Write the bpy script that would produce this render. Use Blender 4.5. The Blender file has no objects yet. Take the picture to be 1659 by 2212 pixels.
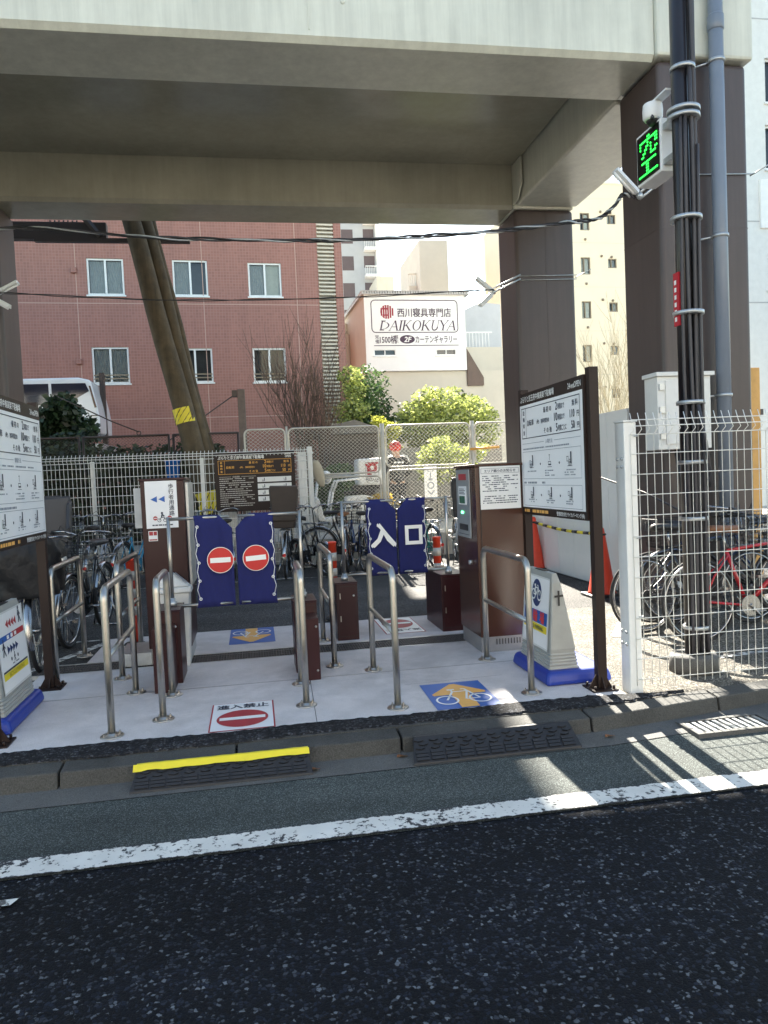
import bpy, math, random
from mathutils import Vector, Matrix
S = bpy.context.scene
rnd = random.Random(11)
rad = math.radians
# ------------------------------------------------------------------ camera
cam_data = bpy.data.cameras.new('camera')
cam = bpy.data.objects.new('camera', cam_data)
S.collection.objects.link(cam)
S.camera = cam
cam_data.sensor_fit = 'VERTICAL'
cam_data.sensor_height = 36.0
cam_data.lens = 36.0 * 1640 / 2212
cam_data.clip_start = 0.05
cam_data.clip_end = 2000
yaw, pitch, roll = rad(9.7), rad(2.6), rad(2.5)
fw = Vector((math.sin(yaw) * math.cos(pitch), math.cos(yaw) * math.cos(pitch), -math.sin(pitch)))
rt = Vector((math.cos(yaw), -math.sin(yaw), 0))
up = rt.cross(fw)
rt2 = rt * math.cos(roll) - up * math.sin(roll)
up2 = up * math.cos(roll) + rt * math.sin(roll)
cam.matrix_world = Matrix(((rt2.x, up2.x, -fw.x, 0), (rt2.y, up2.y, -fw.y, 0), (rt2.z, up2.z, -fw.z, 1.55), (0, 0, 0, 1)))
# ------------------------------------------------------------------ sky, sun, exposure
SUN_EL, SUN_AZ = 32.5, 5.0
world = bpy.data.worlds.new('World')
S.world = world
world.use_nodes = True
wn = world.node_tree
sky = wn.nodes.new('ShaderNodeTexSky')
sky.sky_type = 'NISHITA'
sky.sun_disc = False
sky.sun_elevation = rad(SUN_EL)
sky.sun_rotation = rad(SUN_AZ)
sky.air_density = 1.0
sky.dust_density = 0.3
sky.ozone_density = 1.0
bg = wn.nodes['Background']
bg.inputs['Strength'].default_value = 0.08
tint = wn.nodes.new('ShaderNodeMix'); tint.data_type = 'RGBA'; tint.blend_type = 'MULTIPLY'
tint.inputs['Factor'].default_value = 1.0
tint.inputs['B'].default_value = (1.06, 1.0, 0.86, 1)   # the warm daylight balance of the picture
wn.links.new(sky.outputs[0], tint.inputs['A']); wn.links.new(tint.outputs['Result'], bg.inputs[0])
sd = bpy.data.lights.new('sun', 'SUN')
sd.energy = 5.0
sd.angle = rad(0.5)
sd.color = (1.0, 0.93, 0.80)
sun = bpy.data.objects.new('sun', sd)
S.collection.objects.link(sun)
sdir = Vector((math.sin(rad(SUN_AZ)) * math.cos(rad(SUN_EL)), math.cos(rad(SUN_AZ)) * math.cos(rad(SUN_EL)), math.sin(rad(SUN_EL))))
sun.rotation_euler = (-sdir).to_track_quat('-Z', 'Y').to_euler()
sun.location = sdir * 60
S.view_settings.view_transform = 'Standard'
S.view_settings.look = 'None'
S.view_settings.gamma = 1.0
S.view_settings.exposure = 2.6
# ------------------------------------------------------------------ helpers
def world_loc(o):
    p = Vector((0, 0, 0))
    while o is not None:
        p += o.location
        o = o.parent
    return p

class F:
    """A flat frame: origin, right, up; pt(a, b, d) is a along right, b along up, d off the face."""
    def __init__(s, o, u, v):
        s.o, s.u, s.v = Vector(o), Vector(u).normalized(), Vector(v).normalized()
        s.n = s.u.cross(s.v)
    def pt(s, a, b, d=0.0):
        return s.o + s.u * a + s.v * b + s.n * d

TXT = {}
def glyphs(body, bold):
    k = (body, bold)
    if k not in TXT:
        cu = bpy.data.curves.new('lettering', 'FONT')
        cu.body = body
        cu.size = 1.0
        cu.resolution_u = 2
        cu.offset = bold
        ob = bpy.data.objects.new('lettering', cu)
        me = bpy.data.meshes.new_from_object(ob)
        TXT[k] = ([v.co.copy() for v in me.vertices], [tuple(p.vertices) for p in me.polygons])
        bpy.data.objects.remove(ob)
        bpy.data.curves.remove(cu)
        bpy.data.meshes.remove(me)
    return TXT[k]

class M:
    """Collects shapes and links them as one mesh object."""
    def __init__(s):
        s.v, s.f, s.s = [], [], []
    def add(s, vs, fs, smooth=False):
        b = len(s.v)
        s.v += [Vector(p) for p in vs]
        s.f += [tuple(i + b for i in f) for f in fs]
        s.s += [smooth] * len(fs)
        return s
    def box(s, x0, y0, z0, x1, y1, z1):
        x0, x1 = min(x0, x1), max(x0, x1); y0, y1 = min(y0, y1), max(y0, y1); z0, z1 = min(z0, z1), max(z0, z1)
        v = [(x, y, z) for z in (z0, z1) for y in (y0, y1) for x in (x0, x1)]
        return s.add(v, [(0, 2, 3, 1), (4, 5, 7, 6), (0, 1, 5, 4), (2, 6, 7, 3), (0, 4, 6, 2), (1, 3, 7, 5)])
    def fbox(s, fr, a0, b0, a1, b1, d0, d1):
        v = [fr.pt(a, b, d) for d in (d0, d1) for b in (b0, b1) for a in (a0, a1)]
        return s.add(v, [(0, 2, 3, 1), (4, 5, 7, 6), (0, 1, 5, 4), (2, 6, 7, 3), (0, 4, 6, 2), (1, 3, 7, 5)])
    def hexa(s, lo, hi):
        """eight corners: lower four and upper four, both going round counter-clockwise from above"""
        return s.add(list(lo) + list(hi), [(3, 2, 1, 0), (4, 5, 6, 7), (0, 1, 5, 4), (1, 2, 6, 5), (2, 3, 7, 6), (3, 0, 4, 7)])
    def poly(s, pts):
        return s.add(pts, [tuple(range(len(pts)))])
    def prism(s, pts, vec):
        n = len(pts); vec = Vector(vec)
        v = [Vector(p) for p in pts] + [Vector(p) + vec for p in pts]
        fs = [tuple(reversed(range(n))), tuple(range(n, 2 * n))] + [(i, (i + 1) % n, n + (i + 1) % n, n + i) for i in range(n)]
        return s.add(v, fs)
    def rect(s, fr, a0, b0, a1, b1, d=0.0):
        return s.poly([fr.pt(a0, b0, d), fr.pt(a1, b0, d), fr.pt(a1, b1, d), fr.pt(a0, b1, d)])
    def frame(s, fr, a0, b0, a1, b1, w, d=0.0):
        s.rect(fr, a0, b0, a1, b0 + w, d); s.rect(fr, a0, b1 - w, a1, b1, d)
        s.rect(fr, a0, b0 + w, a0 + w, b1 - w, d); return s.rect(fr, a1 - w, b0 + w, a1, b1 - w, d)
    def disc(s, fr, a, b, r, d=0.0, ry=None, n=32):
        ry = ry or r
        return s.poly([fr.pt(a + r * math.cos(2 * math.pi * i / n), b + ry * math.sin(2 * math.pi * i / n), d) for i in range(n)])
    def ring(s, fr, a, b, r0, r1, d=0.0, ry0=None, ry1=None, n=32, a0=0, a1=360):
        ry0 = ry0 or r0; ry1 = ry1 or r1
        m = n + 1
        v = []
        for i in range(m):
            t = rad(a0 + (a1 - a0) * i / n)
            v += [fr.pt(a + r0 * math.cos(t), b + ry0 * math.sin(t), d), fr.pt(a + r1 * math.cos(t), b + ry1 * math.sin(t), d)]
        return s.add(v, [(2 * i, 2 * i + 1, 2 * i + 3, 2 * i + 2) for i in range(n)])
    def stroke(s, fr, pts, w, d=0.0):
        for (a, b), (c, e) in zip(pts, pts[1:]):
            L = math.hypot(c - a, e - b) or 1
            px, py = -(e - b) / L * w / 2, (c - a) / L * w / 2
            s.poly([fr.pt(a - px, b - py, d), fr.pt(c - px, e - py, d), fr.pt(c + px, e + py, d), fr.pt(a + px, b + py, d)])
        return s
    def flat(s, fr, pts, d=0.0):
        return s.poly([fr.pt(a, b, d) for a, b in pts])
    def text(s, fr, body, a, b, size, d=0.0, align='l', sx=1.0, bold=0.0, shear=0.0):
        vs, fs = glyphs(body, 0.0)
        if not vs: return s
        x0 = min(p.x for p in vs); x1 = max(p.x for p in vs)
        sh = {'l': x0, 'c': (x0 + x1) / 2, 'r': x1}[align]
        k = bold * .8
        offs = [(0, 0)] if bold == 0 else [(-k, -k * .6), (k, -k * .6), (-k, k * .6), (k, k * .6)]
        for i, (ox, oy) in enumerate(offs):   # struck several times to thicken the strokes
            s.add([fr.pt(a + ((p.x + ox - sh) * sx + p.y * shear) * size, b + (p.y + oy) * size, d + i * size * .0015) for p in vs], fs)
        return s
    def textv(s, fr, body, a, b, size, step, d=0.0, bold=0.0):
        for i, ch in enumerate(body):
            s.text(fr, ch, a, b - i * step, size, d, 'c', bold=bold)
        return s
    def tube(s, pts, r, n=8, cap=True, closed=False, smooth=True):
        pts = [Vector(p) for p in pts]
        k = len(pts)
        rs = r if isinstance(r, (list, tuple)) else [r] * k
        def tan(i):
            if closed: return (pts[(i + 1) % k] - pts[i - 1]).normalized()
            if i == 0: return (pts[1] - pts[0]).normalized()
            if i == k - 1: return (pts[-1] - pts[-2]).normalized()
            t = (pts[i + 1] - pts[i]).normalized() + (pts[i] - pts[i - 1]).normalized()
            return t.normalized() if t.length > 1e-6 else (pts[i + 1] - pts[i]).normalized()
        t0 = tan(0)
        nrm = t0.cross(Vector((0, 0, 1)))
        if nrm.length < 1e-3: nrm = t0.cross(Vector((1, 0, 0)))
        nrm.normalize()
        v = []
        for i in range(k):
            t = tan(i)
            nrm = nrm - t * nrm.dot(t)
            nrm.normalize()
            bn = t.cross(nrm)
            for j in range(n):
                q = 2 * math.pi * j / n
                v.append(pts[i] + (nrm * math.cos(q) + bn * math.sin(q)) * rs[i])
        fs = []
        m = k if closed else k - 1
        for i in range(m):
            i2 = (i + 1) % k
            for j in range(n):
                j2 = (j + 1) % n
                fs.append((i * n + j, i * n + j2, i2 * n + j2, i2 * n + j))
        s.add(v, fs, smooth)
        if cap and not closed:
            b = len(s.v) - len(v)
            s.f += [tuple(b + j for j in reversed(range(n))), tuple(b + (k - 1) * n + j for j in range(n))]
            s.s += [False, False]
        return s
    def cyl(s, p0, p1, r0, r1=None, n=16):
        return s.tube([p0, p1], [r0, r0 if r1 is None else r1], n)
    def lathe(s, prof, c=(0, 0, 0), n=20, smooth=True, axis='z'):
        v = []
        for r, z in prof:
            for j in range(n):
                q = 2 * math.pi * j / n
                a, b = r * math.cos(q), r * math.sin(q)
                p = {'z': (a, b, z), 'y': (a, -z, b), 'x': (z, a, b)}[axis]
                v.append(Vector(c) + Vector(p))
        fs = []
        for i in range(len(prof) - 1):
            for j in range(n):
                j2 = (j + 1) % n
                fs.append((i * n + j, i * n + j2, (i + 1) * n + j2, (i + 1) * n + j))
        s.add(v, fs, smooth)
        b = len(s.v) - len(v)
        if prof[0][0] > 1e-4: s.f.append(tuple(b + j for j in reversed(range(n)))); s.s.append(False)
        if prof[-1][0] > 1e-4: s.f.append(tuple(b + (len(prof) - 1) * n + j for j in range(n))); s.s.append(False)
        return s
    def torus(s, c, R, r, n=28, k=6, axis='y'):
        pts = []
        for i in range(n):
            q = 2 * math.pi * i / n
            pts.append(Vector(c) + Vector({'y': (R * math.cos(q), 0, R * math.sin(q)), 'z': (R * math.cos(q), R * math.sin(q), 0), 'x': (0, R * math.cos(q), R * math.sin(q))}[axis]))
        return s.tube(pts, r, k, closed=True)
    def ball(s, c, r, n=14, m=9, sc=(1, 1, 1)):
        prof = [(math.sin(math.pi * i / m), -math.cos(math.pi * i / m)) for i in range(m + 1)]
        k = M().lathe([(max(p[0], 1e-5), p[1]) for p in prof], n=n)
        return s.add([Vector(c) + Vector((p.x * r * sc[0], p.y * r * sc[1], p.z * r * sc[2])) for p in k.v], k.f[:], True)
    def build(s, name, mt, parent=None, bevel=0.0, label=None, origin=None, seg=2):
        if parent is not None: o = world_loc(parent)
        elif origin is not None: o = Vector(origin)
        else:
            xs = [p.x for p in s.v]; ys = [p.y for p in s.v]; zs = [p.z for p in s.v]
            o = Vector(((min(xs) + max(xs)) / 2, (min(ys) + max(ys)) / 2, min(zs)))
        me = bpy.data.meshes.new(name)
        me.from_pydata([p - o for p in s.v], [], s.f)
        me.polygons.foreach_set('use_smooth', s.s[:len(me.polygons)])
        me.materials.append(mt)
        me.update()
        ob = bpy.data.objects.new(name, me)
        S.collection.objects.link(ob)
        if parent is not None: ob.parent = parent
        else: ob.location = o
        if bevel:
            b = ob.modifiers.new('edge', 'BEVEL')
            b.width = bevel; b.segments = seg; b.limit_method = 'ANGLE'; b.angle_limit = rad(40)
        if label: ob['label'] = label
        return ob

def tag(o, label, cat, group=None, kind=None):
    o['label'] = label; o['category'] = cat
    if group: o['group'] = group
    if kind: o['kind'] = kind
    return o
def struct(o, kind='structure'):
    o['kind'] = kind
    return o
def thing(name, label, cat, loc=(0, 0, 0), group=None):
    o = bpy.data.objects.new(name, None)
    o.empty_display_size = 0.2
    S.collection.objects.link(o)
    o.location = loc
    return tag(o, label, cat, group)
def copy_tree(o, parent=None):
    c = o.copy(); S.collection.objects.link(c)
    if parent is not None: c.parent = parent
    for ch in list(o.children): copy_tree(ch, c)
    return c
XY = lambda z: F((0, 0, z), (1, 0, 0), (0, 1, 0))

# ------------------------------------------------------------------ materials
def mat(name, col, rough=0.6, metal=0.0, var=0.12, scale=6.0, bump=0.0, bscale=None, coat=0.0, spec=0.5, emit=None, emit_s=0.0, stain=0.0, streak=0.0):
    m = bpy.data.materials.new(name)
    m.use_nodes = True
    nt = m.node_tree; N = nt.nodes; L = nt.links
    b = N['Principled BSDF']
    b.inputs['Roughness'].default_value = rough
    b.inputs['Metallic'].default_value = metal
    b.inputs['Specular IOR Level'].default_value = spec
    b.inputs['Coat Weight'].default_value = coat
    tc = N.new('ShaderNodeTexCoord')
    if var > 0:
        nz = N.new('ShaderNodeTexNoise'); nz.inputs['Scale'].default_value = scale; nz.inputs['Detail'].default_value = 6; nz.inputs['Roughness'].default_value = .65
        L.new(tc.outputs['Object'], nz.inputs['Vector'])
        cr = N.new('ShaderNodeValToRGB')
        cr.color_ramp.elements[0].position = .3; cr.color_ramp.elements[1].position = .7
        cr.color_ramp.elements[0].color = [c * (1 - var) for c in col] + [1]
        cr.color_ramp.elements[1].color = [min(1, c * (1 + var)) for c in col] + [1]
        L.new(nz.outputs['Fac'], cr.inputs[0])
        out = cr.outputs[0]
        if stain > 0:
            n2 = N.new('ShaderNodeTexNoise'); n2.inputs['Scale'].default_value = scale * .23; n2.inputs['Detail'].default_value = 8; n2.inputs['Roughness'].default_value = .7
            L.new(tc.outputs['Object'], n2.inputs['Vector'])
            r2 = N.new('ShaderNodeMapRange'); r2.inputs[1].default_value = .50; r2.inputs[2].default_value = .66; r2.inputs[4].default_value = stain
            L.new(n2.outputs['Fac'], r2.inputs[0])
            mx = N.new('ShaderNodeMix'); mx.data_type = 'RGBA'
            L.new(r2.outputs[0], mx.inputs['Factor']); L.new(out, mx.inputs['A'])
            mx.inputs['B'].default_value = [c * .45 for c in col] + [1]
            out = mx.outputs['Result']
        if streak > 0:   # water marks running down upright faces
            mp = N.new('ShaderNodeMapping'); mp.inputs['Scale'].default_value = (3.1, 3.1, .16)
            L.new(tc.outputs['Object'], mp.inputs['Vector'])
            n3 = N.new('ShaderNodeTexNoise'); n3.inputs['Scale'].default_value = 3.0; n3.inputs['Detail'].default_value = 7; n3.inputs['Roughness'].default_value = .72
            L.new(mp.outputs[0], n3.inputs['Vector'])
            r3 = N.new('ShaderNodeMapRange'); r3.inputs[1].default_value = .35; r3.inputs[2].default_value = .68; r3.inputs[3].default_value = 1 + streak * .4; r3.inputs[4].default_value = 1 - streak
            L.new(n3.outputs['Fac'], r3.inputs[0])
            m3 = N.new('ShaderNodeVectorMath'); m3.operation = 'SCALE'
            L.new(out, m3.inputs[0]); L.new(r3.outputs[0], m3.inputs['Scale']); out = m3.outputs[0]
        L.new(out, b.inputs['Base Color'])
        rr = N.new('ShaderNodeMapRange'); rr.inputs[3].default_value = max(0, rough - .07); rr.inputs[4].default_value = min(1, rough + .07)
        L.new(nz.outputs['Fac'], rr.inputs[0]); L.new(rr.outputs[0], b.inputs['Roughness'])
    else:
        b.inputs['Base Color'].default_value = list(col) + [1]
    if bump > 0:
        nb = N.new('ShaderNodeTexNoise'); nb.inputs['Scale'].default_value = bscale or scale * 12; nb.inputs['Detail'].default_value = 4
        L.new(tc.outputs['Object'], nb.inputs['Vector'])
        bp = N.new('ShaderNodeBump'); bp.inputs['Strength'].default_value = bump; bp.inputs['Distance'].default_value = .01
        L.new(nb.outputs['Fac'], bp.inputs['Height']); L.new(bp.outputs[0], b.inputs['Normal'])
    if emit:
        b.inputs['Emission Color'].default_value = list(emit) + [1]; b.inputs['Emission Strength'].default_value = emit_s
    return m

def asphalt(name, base, light, density, cell, light2=None, bump=.5):
    """crushed stone in bitumen: one random tone per stone, a few pale ones"""
    m = bpy.data.materials.new(name); m.use_nodes = True
    nt = m.node_tree; N = nt.nodes; L = nt.links; b = N['Principled BSDF']
    b.inputs['Roughness'].default_value = .85; b.inputs['Specular IOR Level'].default_value = .2
    tc = N.new('ShaderNodeTexCoord')
    wz = N.new('ShaderNodeTexNoise'); wz.inputs['Scale'].default_value = cell * .9; wz.inputs['Detail'].default_value = 2
    L.new(tc.outputs['Object'], wz.inputs['Vector'])
    wa = N.new('ShaderNodeMix'); wa.data_type = 'RGBA'; wa.blend_type = 'LINEAR_LIGHT'; wa.inputs['Factor'].default_value = .5 / cell
    L.new(tc.outputs['Object'], wa.inputs['A']); L.new(wz.outputs['Color'], wa.inputs['B'])
    vo = N.new('ShaderNodeTexVoronoi'); vo.inputs['Scale'].default_value = cell
    L.new(wa.outputs['Result'], vo.inputs['Vector'])
    sp = N.new('ShaderNodeSeparateColor'); L.new(vo.outputs['Color'], sp.inputs[0])
    cr = N.new('ShaderNodeValToRGB'); e = cr.color_ramp
    e.elements[0].position = 0; e.elements[0].color = [c * .45 for c in base] + [1]
    e.elements[1].position = .55; e.elements[1].color = [c * 1.0 for c in base] + [1]
    x = e.elements.new(1 - density * 2.4); x.color = [c * 2.8 for c in base] + [1]
    x = e.elements.new(1 - density); x.color = [a * 1.6 + c * .22 for a, c in zip(base, light)] + [1]
    x = e.elements.new(1.0); x.color = list(light) + [1]
    L.new(sp.outputs[0], cr.inputs[0])
    # bitumen shows between the stones
    edge = N.new('ShaderNodeTexVoronoi'); edge.inputs['Scale'].default_value = cell; edge.feature = 'DISTANCE_TO_EDGE'
    L.new(wa.outputs['Result'], edge.inputs['Vector'])
    er = N.new('ShaderNodeMapRange'); er.inputs[1].default_value = .03; er.inputs[2].default_value = .16
    L.new(edge.outputs['Distance'], er.inputs[0])
    mx = N.new('ShaderNodeMix'); mx.data_type = 'RGBA'
    L.new(er.outputs[0], mx.inputs['Factor']); mx.inputs['A'].default_value = [c * .55 for c in base] + [1]; L.new(cr.outputs[0], mx.inputs['B'])
    mp = N.new('ShaderNodeMapping'); mp.inputs['Scale'].default_value = (.35, 1.5, 1)   # wheel tracks run along x
    L.new(tc.outputs['Object'], mp.inputs['Vector'])
    big = N.new('ShaderNodeTexNoise'); big.inputs['Scale'].default_value = 1.1; big.inputs['Detail'].default_value = 7; big.inputs['Roughness'].default_value = .62
    L.new(mp.outputs[0], big.inputs['Vector'])
    br = N.new('ShaderNodeMapRange'); br.inputs[1].default_value = .3; br.inputs[2].default_value = .7; br.inputs[3].default_value = .62; br.inputs[4].default_value = 1.42
    L.new(big.outputs['Fac'], br.inputs[0])
    mu = N.new('ShaderNodeVectorMath'); mu.operation = 'SCALE'
    L.new(mx.outputs['Result'], mu.inputs[0]); L.new(br.outputs[0], mu.inputs['Scale'])
    L.new(mu.outputs[0], b.inputs['Base Color'])
    bp = N.new('ShaderNodeBump'); bp.inputs['Strength'].default_value = bump; bp.inputs['Distance'].default_value = .006
    L.new(er.outputs[0], bp.inputs['Height']); L.new(bp.outputs[0], b.inputs['Normal'])
    return m

def worn_paint(name, col, under, amount, scale=22, edge=None):
    """paint chipped away in flakes down to what is under it; edge=(y0, y1) frays the long sides (object y)"""
    m = bpy.data.materials.new(name); m.use_nodes = True
    nt = m.node_tree; N = nt.nodes; L = nt.links; b = N['Principled BSDF']
    b.inputs['Roughness'].default_value = .65
    tc = N.new('ShaderNodeTexCoord')
    n1 = N.new('ShaderNodeTexNoise'); n1.inputs['Scale'].default_value = scale; n1.inputs['Detail'].default_value = 5; n1.inputs['Roughness'].default_value = .7
    L.new(tc.outputs['Object'], n1.inputs['Vector'])
    n2 = N.new('ShaderNodeTexNoise'); n2.inputs['Scale'].default_value = 2.2; n2.inputs['Detail'].default_value = 3
    L.new(tc.outputs['Object'], n2.inputs['Vector'])
    ma = N.new('ShaderNodeMath'); ma.operation = 'MULTIPLY_ADD'; ma.inputs[1].default_value = .35
    L.new(n2.outputs['Fac'], ma.inputs[0]); L.new(n1.outputs['Fac'], ma.inputs[2])
    val = ma.outputs[0]
    if edge:
        sx = N.new('ShaderNodeSeparateXYZ'); L.new(tc.outputs['Object'], sx.inputs[0])
        ab = N.new('ShaderNodeMath'); ab.operation = 'ABSOLUTE'; L.new(sx.outputs[1], ab.inputs[0])
        rg = N.new('ShaderNodeMapRange'); rg.inputs[1].default_value = edge - .012; rg.inputs[2].default_value = edge; rg.inputs[4].default_value = .22
        L.new(ab.outputs[0], rg.inputs[0])
        ad = N.new('ShaderNodeMath'); ad.operation = 'ADD'; L.new(val, ad.inputs[0]); L.new(rg.outputs[0], ad.inputs[1]); val = ad.outputs[0]
    rp = N.new('ShaderNodeMapRange'); rp.inputs[1].default_value = 1 - amount; rp.inputs[2].default_value = 1 - amount + .05
    L.new(val, rp.inputs[0])
    mx = N.new('ShaderNodeMix'); mx.data_type = 'RGBA'
    n3 = N.new('ShaderNodeTexNoise'); n3.inputs['Scale'].default_value = 6; n3.inputs['Detail'].default_value = 6
    L.new(tc.outputs['Object'], n3.inputs['Vector'])
    cr = N.new('ShaderNodeValToRGB'); cr.color_ramp.elements[0].position = .3; cr.color_ramp.elements[1].position = .7
    cr.color_ramp.elements[0].color = [c * .82 for c in col] + [1]; cr.color_ramp.elements[1].color = list(col) + [1]
    L.new(n3.outputs['Fac'], cr.inputs[0])
    L.new(rp.outputs[0], mx.inputs['Factor']); L.new(cr.outputs[0], mx.inputs['A']); mx.inputs['B'].default_value = list(under) + [1]
    L.new(mx.outputs['Result'], b.inputs['Base Color'])
    return m

def concrete(name, col, speck=.25, scale=4, stain=.35, bump=.25):
    m = mat(name, col, .8, 0, .14, scale, bump, 90, stain=stain)
    nt = m.node_tree; N = nt.nodes; L = nt.links; b = N['Principled BSDF']
    src = b.inputs['Base Color'].links[0].from_socket
    tc = N.new('ShaderNodeTexCoord')
    vo = N.new('ShaderNodeTexNoise'); vo.inputs['Scale'].default_value = 160; vo.inputs['Detail'].default_value = 2
    L.new(tc.outputs['Object'], vo.inputs['Vector'])
    rg = N.new('ShaderNodeMapRange'); rg.inputs[1].default_value = .3; rg.inputs[2].default_value = .7; rg.inputs[3].default_value = 1 - speck; rg.inputs[4].default_value = 1 + speck
    L.new(vo.outputs['Fac'], rg.inputs[0])
    mu = N.new('ShaderNodeVectorMath'); mu.operation = 'SCALE'
    L.new(src, mu.inputs[0]); L.new(rg.outputs[0], mu.inputs['Scale']); L.new(mu.outputs[0], b.inputs['Base Color'])
    return m

def leafmat(name, dark, light, trans=.45):
    m = bpy.data.materials.new(name); m.use_nodes = True
    nt = m.node_tree; N = nt.nodes; L = nt.links
    N.remove(N['Principled BSDF'])
    geo = N.new('ShaderNodeNewGeometry')
    cr = N.new('ShaderNodeValToRGB')
    cr.color_ramp.elements[0].color = list(dark) + [1]; cr.color_ramp.elements[1].color = list(light) + [1]
    L.new(geo.outputs['Random Per Island'], cr.inputs[0])
    x = cr.color_ramp.elements.new(.30); x.color = [a * .6 + b_ * .4 for a, b_ in zip(dark, light)] + [1]; cr.color_ramp.elements[0].color = [c * .45 for c in dark] + [1]
    d = N.new('ShaderNodeBsdfDiffuse'); t = N.new('ShaderNodeBsdfTranslucent'); g = N.new('ShaderNodeBsdfGlossy')
    g.inputs['Roughness'].default_value = .45
    for n in (d, t): L.new(cr.outputs[0], n.inputs['Color'])
    mx = N.new('ShaderNodeMixShader'); mx.inputs[0].default_value = trans
    L.new(d.outputs[0], mx.inputs[1]); L.new(t.outputs[0], mx.inputs[2])
    m2 = N.new('ShaderNodeMixShader'); m2.inputs[0].default_value = .06
    L.new(mx.outputs[0], m2.inputs[1]); L.new(g.outputs[0], m2.inputs[2])
    L.new(m2.outputs[0], N['Material Output'].inputs[0])
    return m

def glass(name, col=(.02, .025, .03), rough=.08):
    return mat(name, col, rough, 0, .0, spec=.8)

def tiles(name, col, joint, w, h, var=.1, jw=.06):
    """small facade tiles on an upright face (object x and z)"""
    m = bpy.data.materials.new(name); m.use_nodes = True
    nt = m.node_tree; N = nt.nodes; L = nt.links; b = N['Principled BSDF']
    b.inputs['Roughness'].default_value = .5
    tc = N.new('ShaderNodeTexCoord'); sx = N.new('ShaderNodeSeparateXYZ'); cx = N.new('ShaderNodeCombineXYZ')
    L.new(tc.outputs['Object'], sx.inputs[0]); L.new(sx.outputs[0], cx.inputs[0]); L.new(sx.outputs[2], cx.inputs[1])
    br = N.new('ShaderNodeTexBrick'); br.offset = 0; br.inputs['Scale'].default_value = 1
    br.inputs['Brick Width'].default_value = w; br.inputs['Row Height'].default_value = h; br.inputs['Mortar Size'].default_value = jw * h; br.inputs['Mortar Smooth'].default_value = .3
    br.inputs['Color1'].default_value = [c * (1 - var) for c in col] + [1]; br.inputs['Color2'].default_value = [c * (1 + var) for c in col] + [1]
    br.inputs['Mortar'].default_value = list(joint) + [1]
    L.new(cx.outputs[0], br.inputs['Vector'])
    nz = N.new('ShaderNodeTexNoise'); nz.inputs['Scale'].default_value = .7; nz.inputs['Detail'].default_value = 6
    L.new(tc.outputs['Object'], nz.inputs['Vector'])
    rg = N.new('ShaderNodeMapRange'); rg.inputs[3].default_value = .82; rg.inputs[4].default_value = 1.18
    mp = N.new('ShaderNodeMapping'); mp.inputs['Scale'].default_value = (1.6, 1.6, .12)
    L.new(tc.outputs['Object'], mp.inputs['Vector']); L.new(mp.outputs[0], nz.inputs['Vector']); nz.inputs['Scale'].default_value = 1.6
    L.new(nz.outputs['Fac'], rg.inputs[0])
    mu = N.new('ShaderNodeVectorMath'); mu.operation = 'SCALE'
    L.new(br.outputs[0], mu.inputs[0]); L.new(rg.outputs[0], mu.inputs['Scale']); L.new(mu.outputs[0], b.inputs['Base Color'])
    return m
# ------------------------------------------------------------------ shared materials
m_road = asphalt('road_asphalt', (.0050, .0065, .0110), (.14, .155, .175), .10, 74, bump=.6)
m_lot = asphalt('lot_asphalt', (.058, .058, .059), (.22, .21, .20), .12, 130, bump=.4)
m_gravel = asphalt('exposed_aggregate', (.115, .107, .093), (.40, .37, .31), .34, 62, bump=.7)
m_strip = asphalt('coarse_patch_asphalt', (.030, .031, .036), (.10, .10, .10), .06, 60, bump=1.0)
m_lane = asphalt('side_lane_asphalt', (.076, .086, .083), (.12, .13, .125), .06, 210, bump=.2)
m_gutter = concrete('gutter_concrete', (.10, .10, .098), .3, 4, .5)
m_kerb = concrete('kerb_concrete', (.060, .060, .057), .35, 9, .75, .5)
m_slab = concrete('slab_concrete', (.62, .58, .575), .12, 3.2, .45, .12)
m_line = worn_paint('worn_white_line', (.72, .71, .67), (.022, .024, .03), .27, 30, edge=.079)
m_bay = worn_paint('bay_line_paint', (.72, .72, .68), (.09, .09, .09), .36, 18)
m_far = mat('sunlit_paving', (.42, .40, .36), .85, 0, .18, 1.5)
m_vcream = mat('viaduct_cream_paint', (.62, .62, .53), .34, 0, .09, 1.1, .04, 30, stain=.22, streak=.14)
m_vdeck_shade = mat('viaduct_deck_shade_tone', (.36, .345, .275), .19, 0, .12, 1.1, .04, 30, stain=.25, streak=.08)  # darker than the cream paint: underside shade is put into the colour
m_vbrown = mat('column_brown_paint', (.072, .054, .052), .42, 0, .10, 1.4, .03, 40, stain=.2, streak=.16)
m_steel = mat('brushed_stainless', (.46, .44, .41), .36, 1.0, .10, 14)
m_galv = mat('galvanised_steel', (.50, .52, .53), .42, .75, .14, 20)
m_white = mat('white_paint', (.78, .79, .78), .42, 0, .05, 6)
m_offw = mat('off_white_plastic', (.66, .67, .66), .45, 0, .06, 6)
m_black = mat('black_plastic', (.014, .014, .016), .45, 0, .15, 12)
m_rubber = mat('black_rubber', (.016, .016, .019), .55, 0, .2, 14, .2, 120)
m_maroon = mat('maroon_enamel', (.032, .0065, .009), .34, 0, .10, 4, spec=.35)
m_dkbrown = mat('sign_brown', (.022, .012, .010), .5, 0, .06, 4, spec=.3)
m_board = mat('board_white', (.84, .85, .86), .35, 0, .03, 3)
m_paper = mat('notice_paper', (.82, .82, .80), .6, 0, .03, 3)
m_ink = mat('dark_ink', (.035, .045, .075), .6, 0, 0)
m_grey_ink = mat('grey_ink', (.30, .33, .38), .6, 0, 0)
m_orange_ink = mat('orange_ink', (.85, .42, .06), .5, 0, 0)
m_white_ink = mat('white_ink', (.85, .85, .83), .5, 0, 0)
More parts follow.
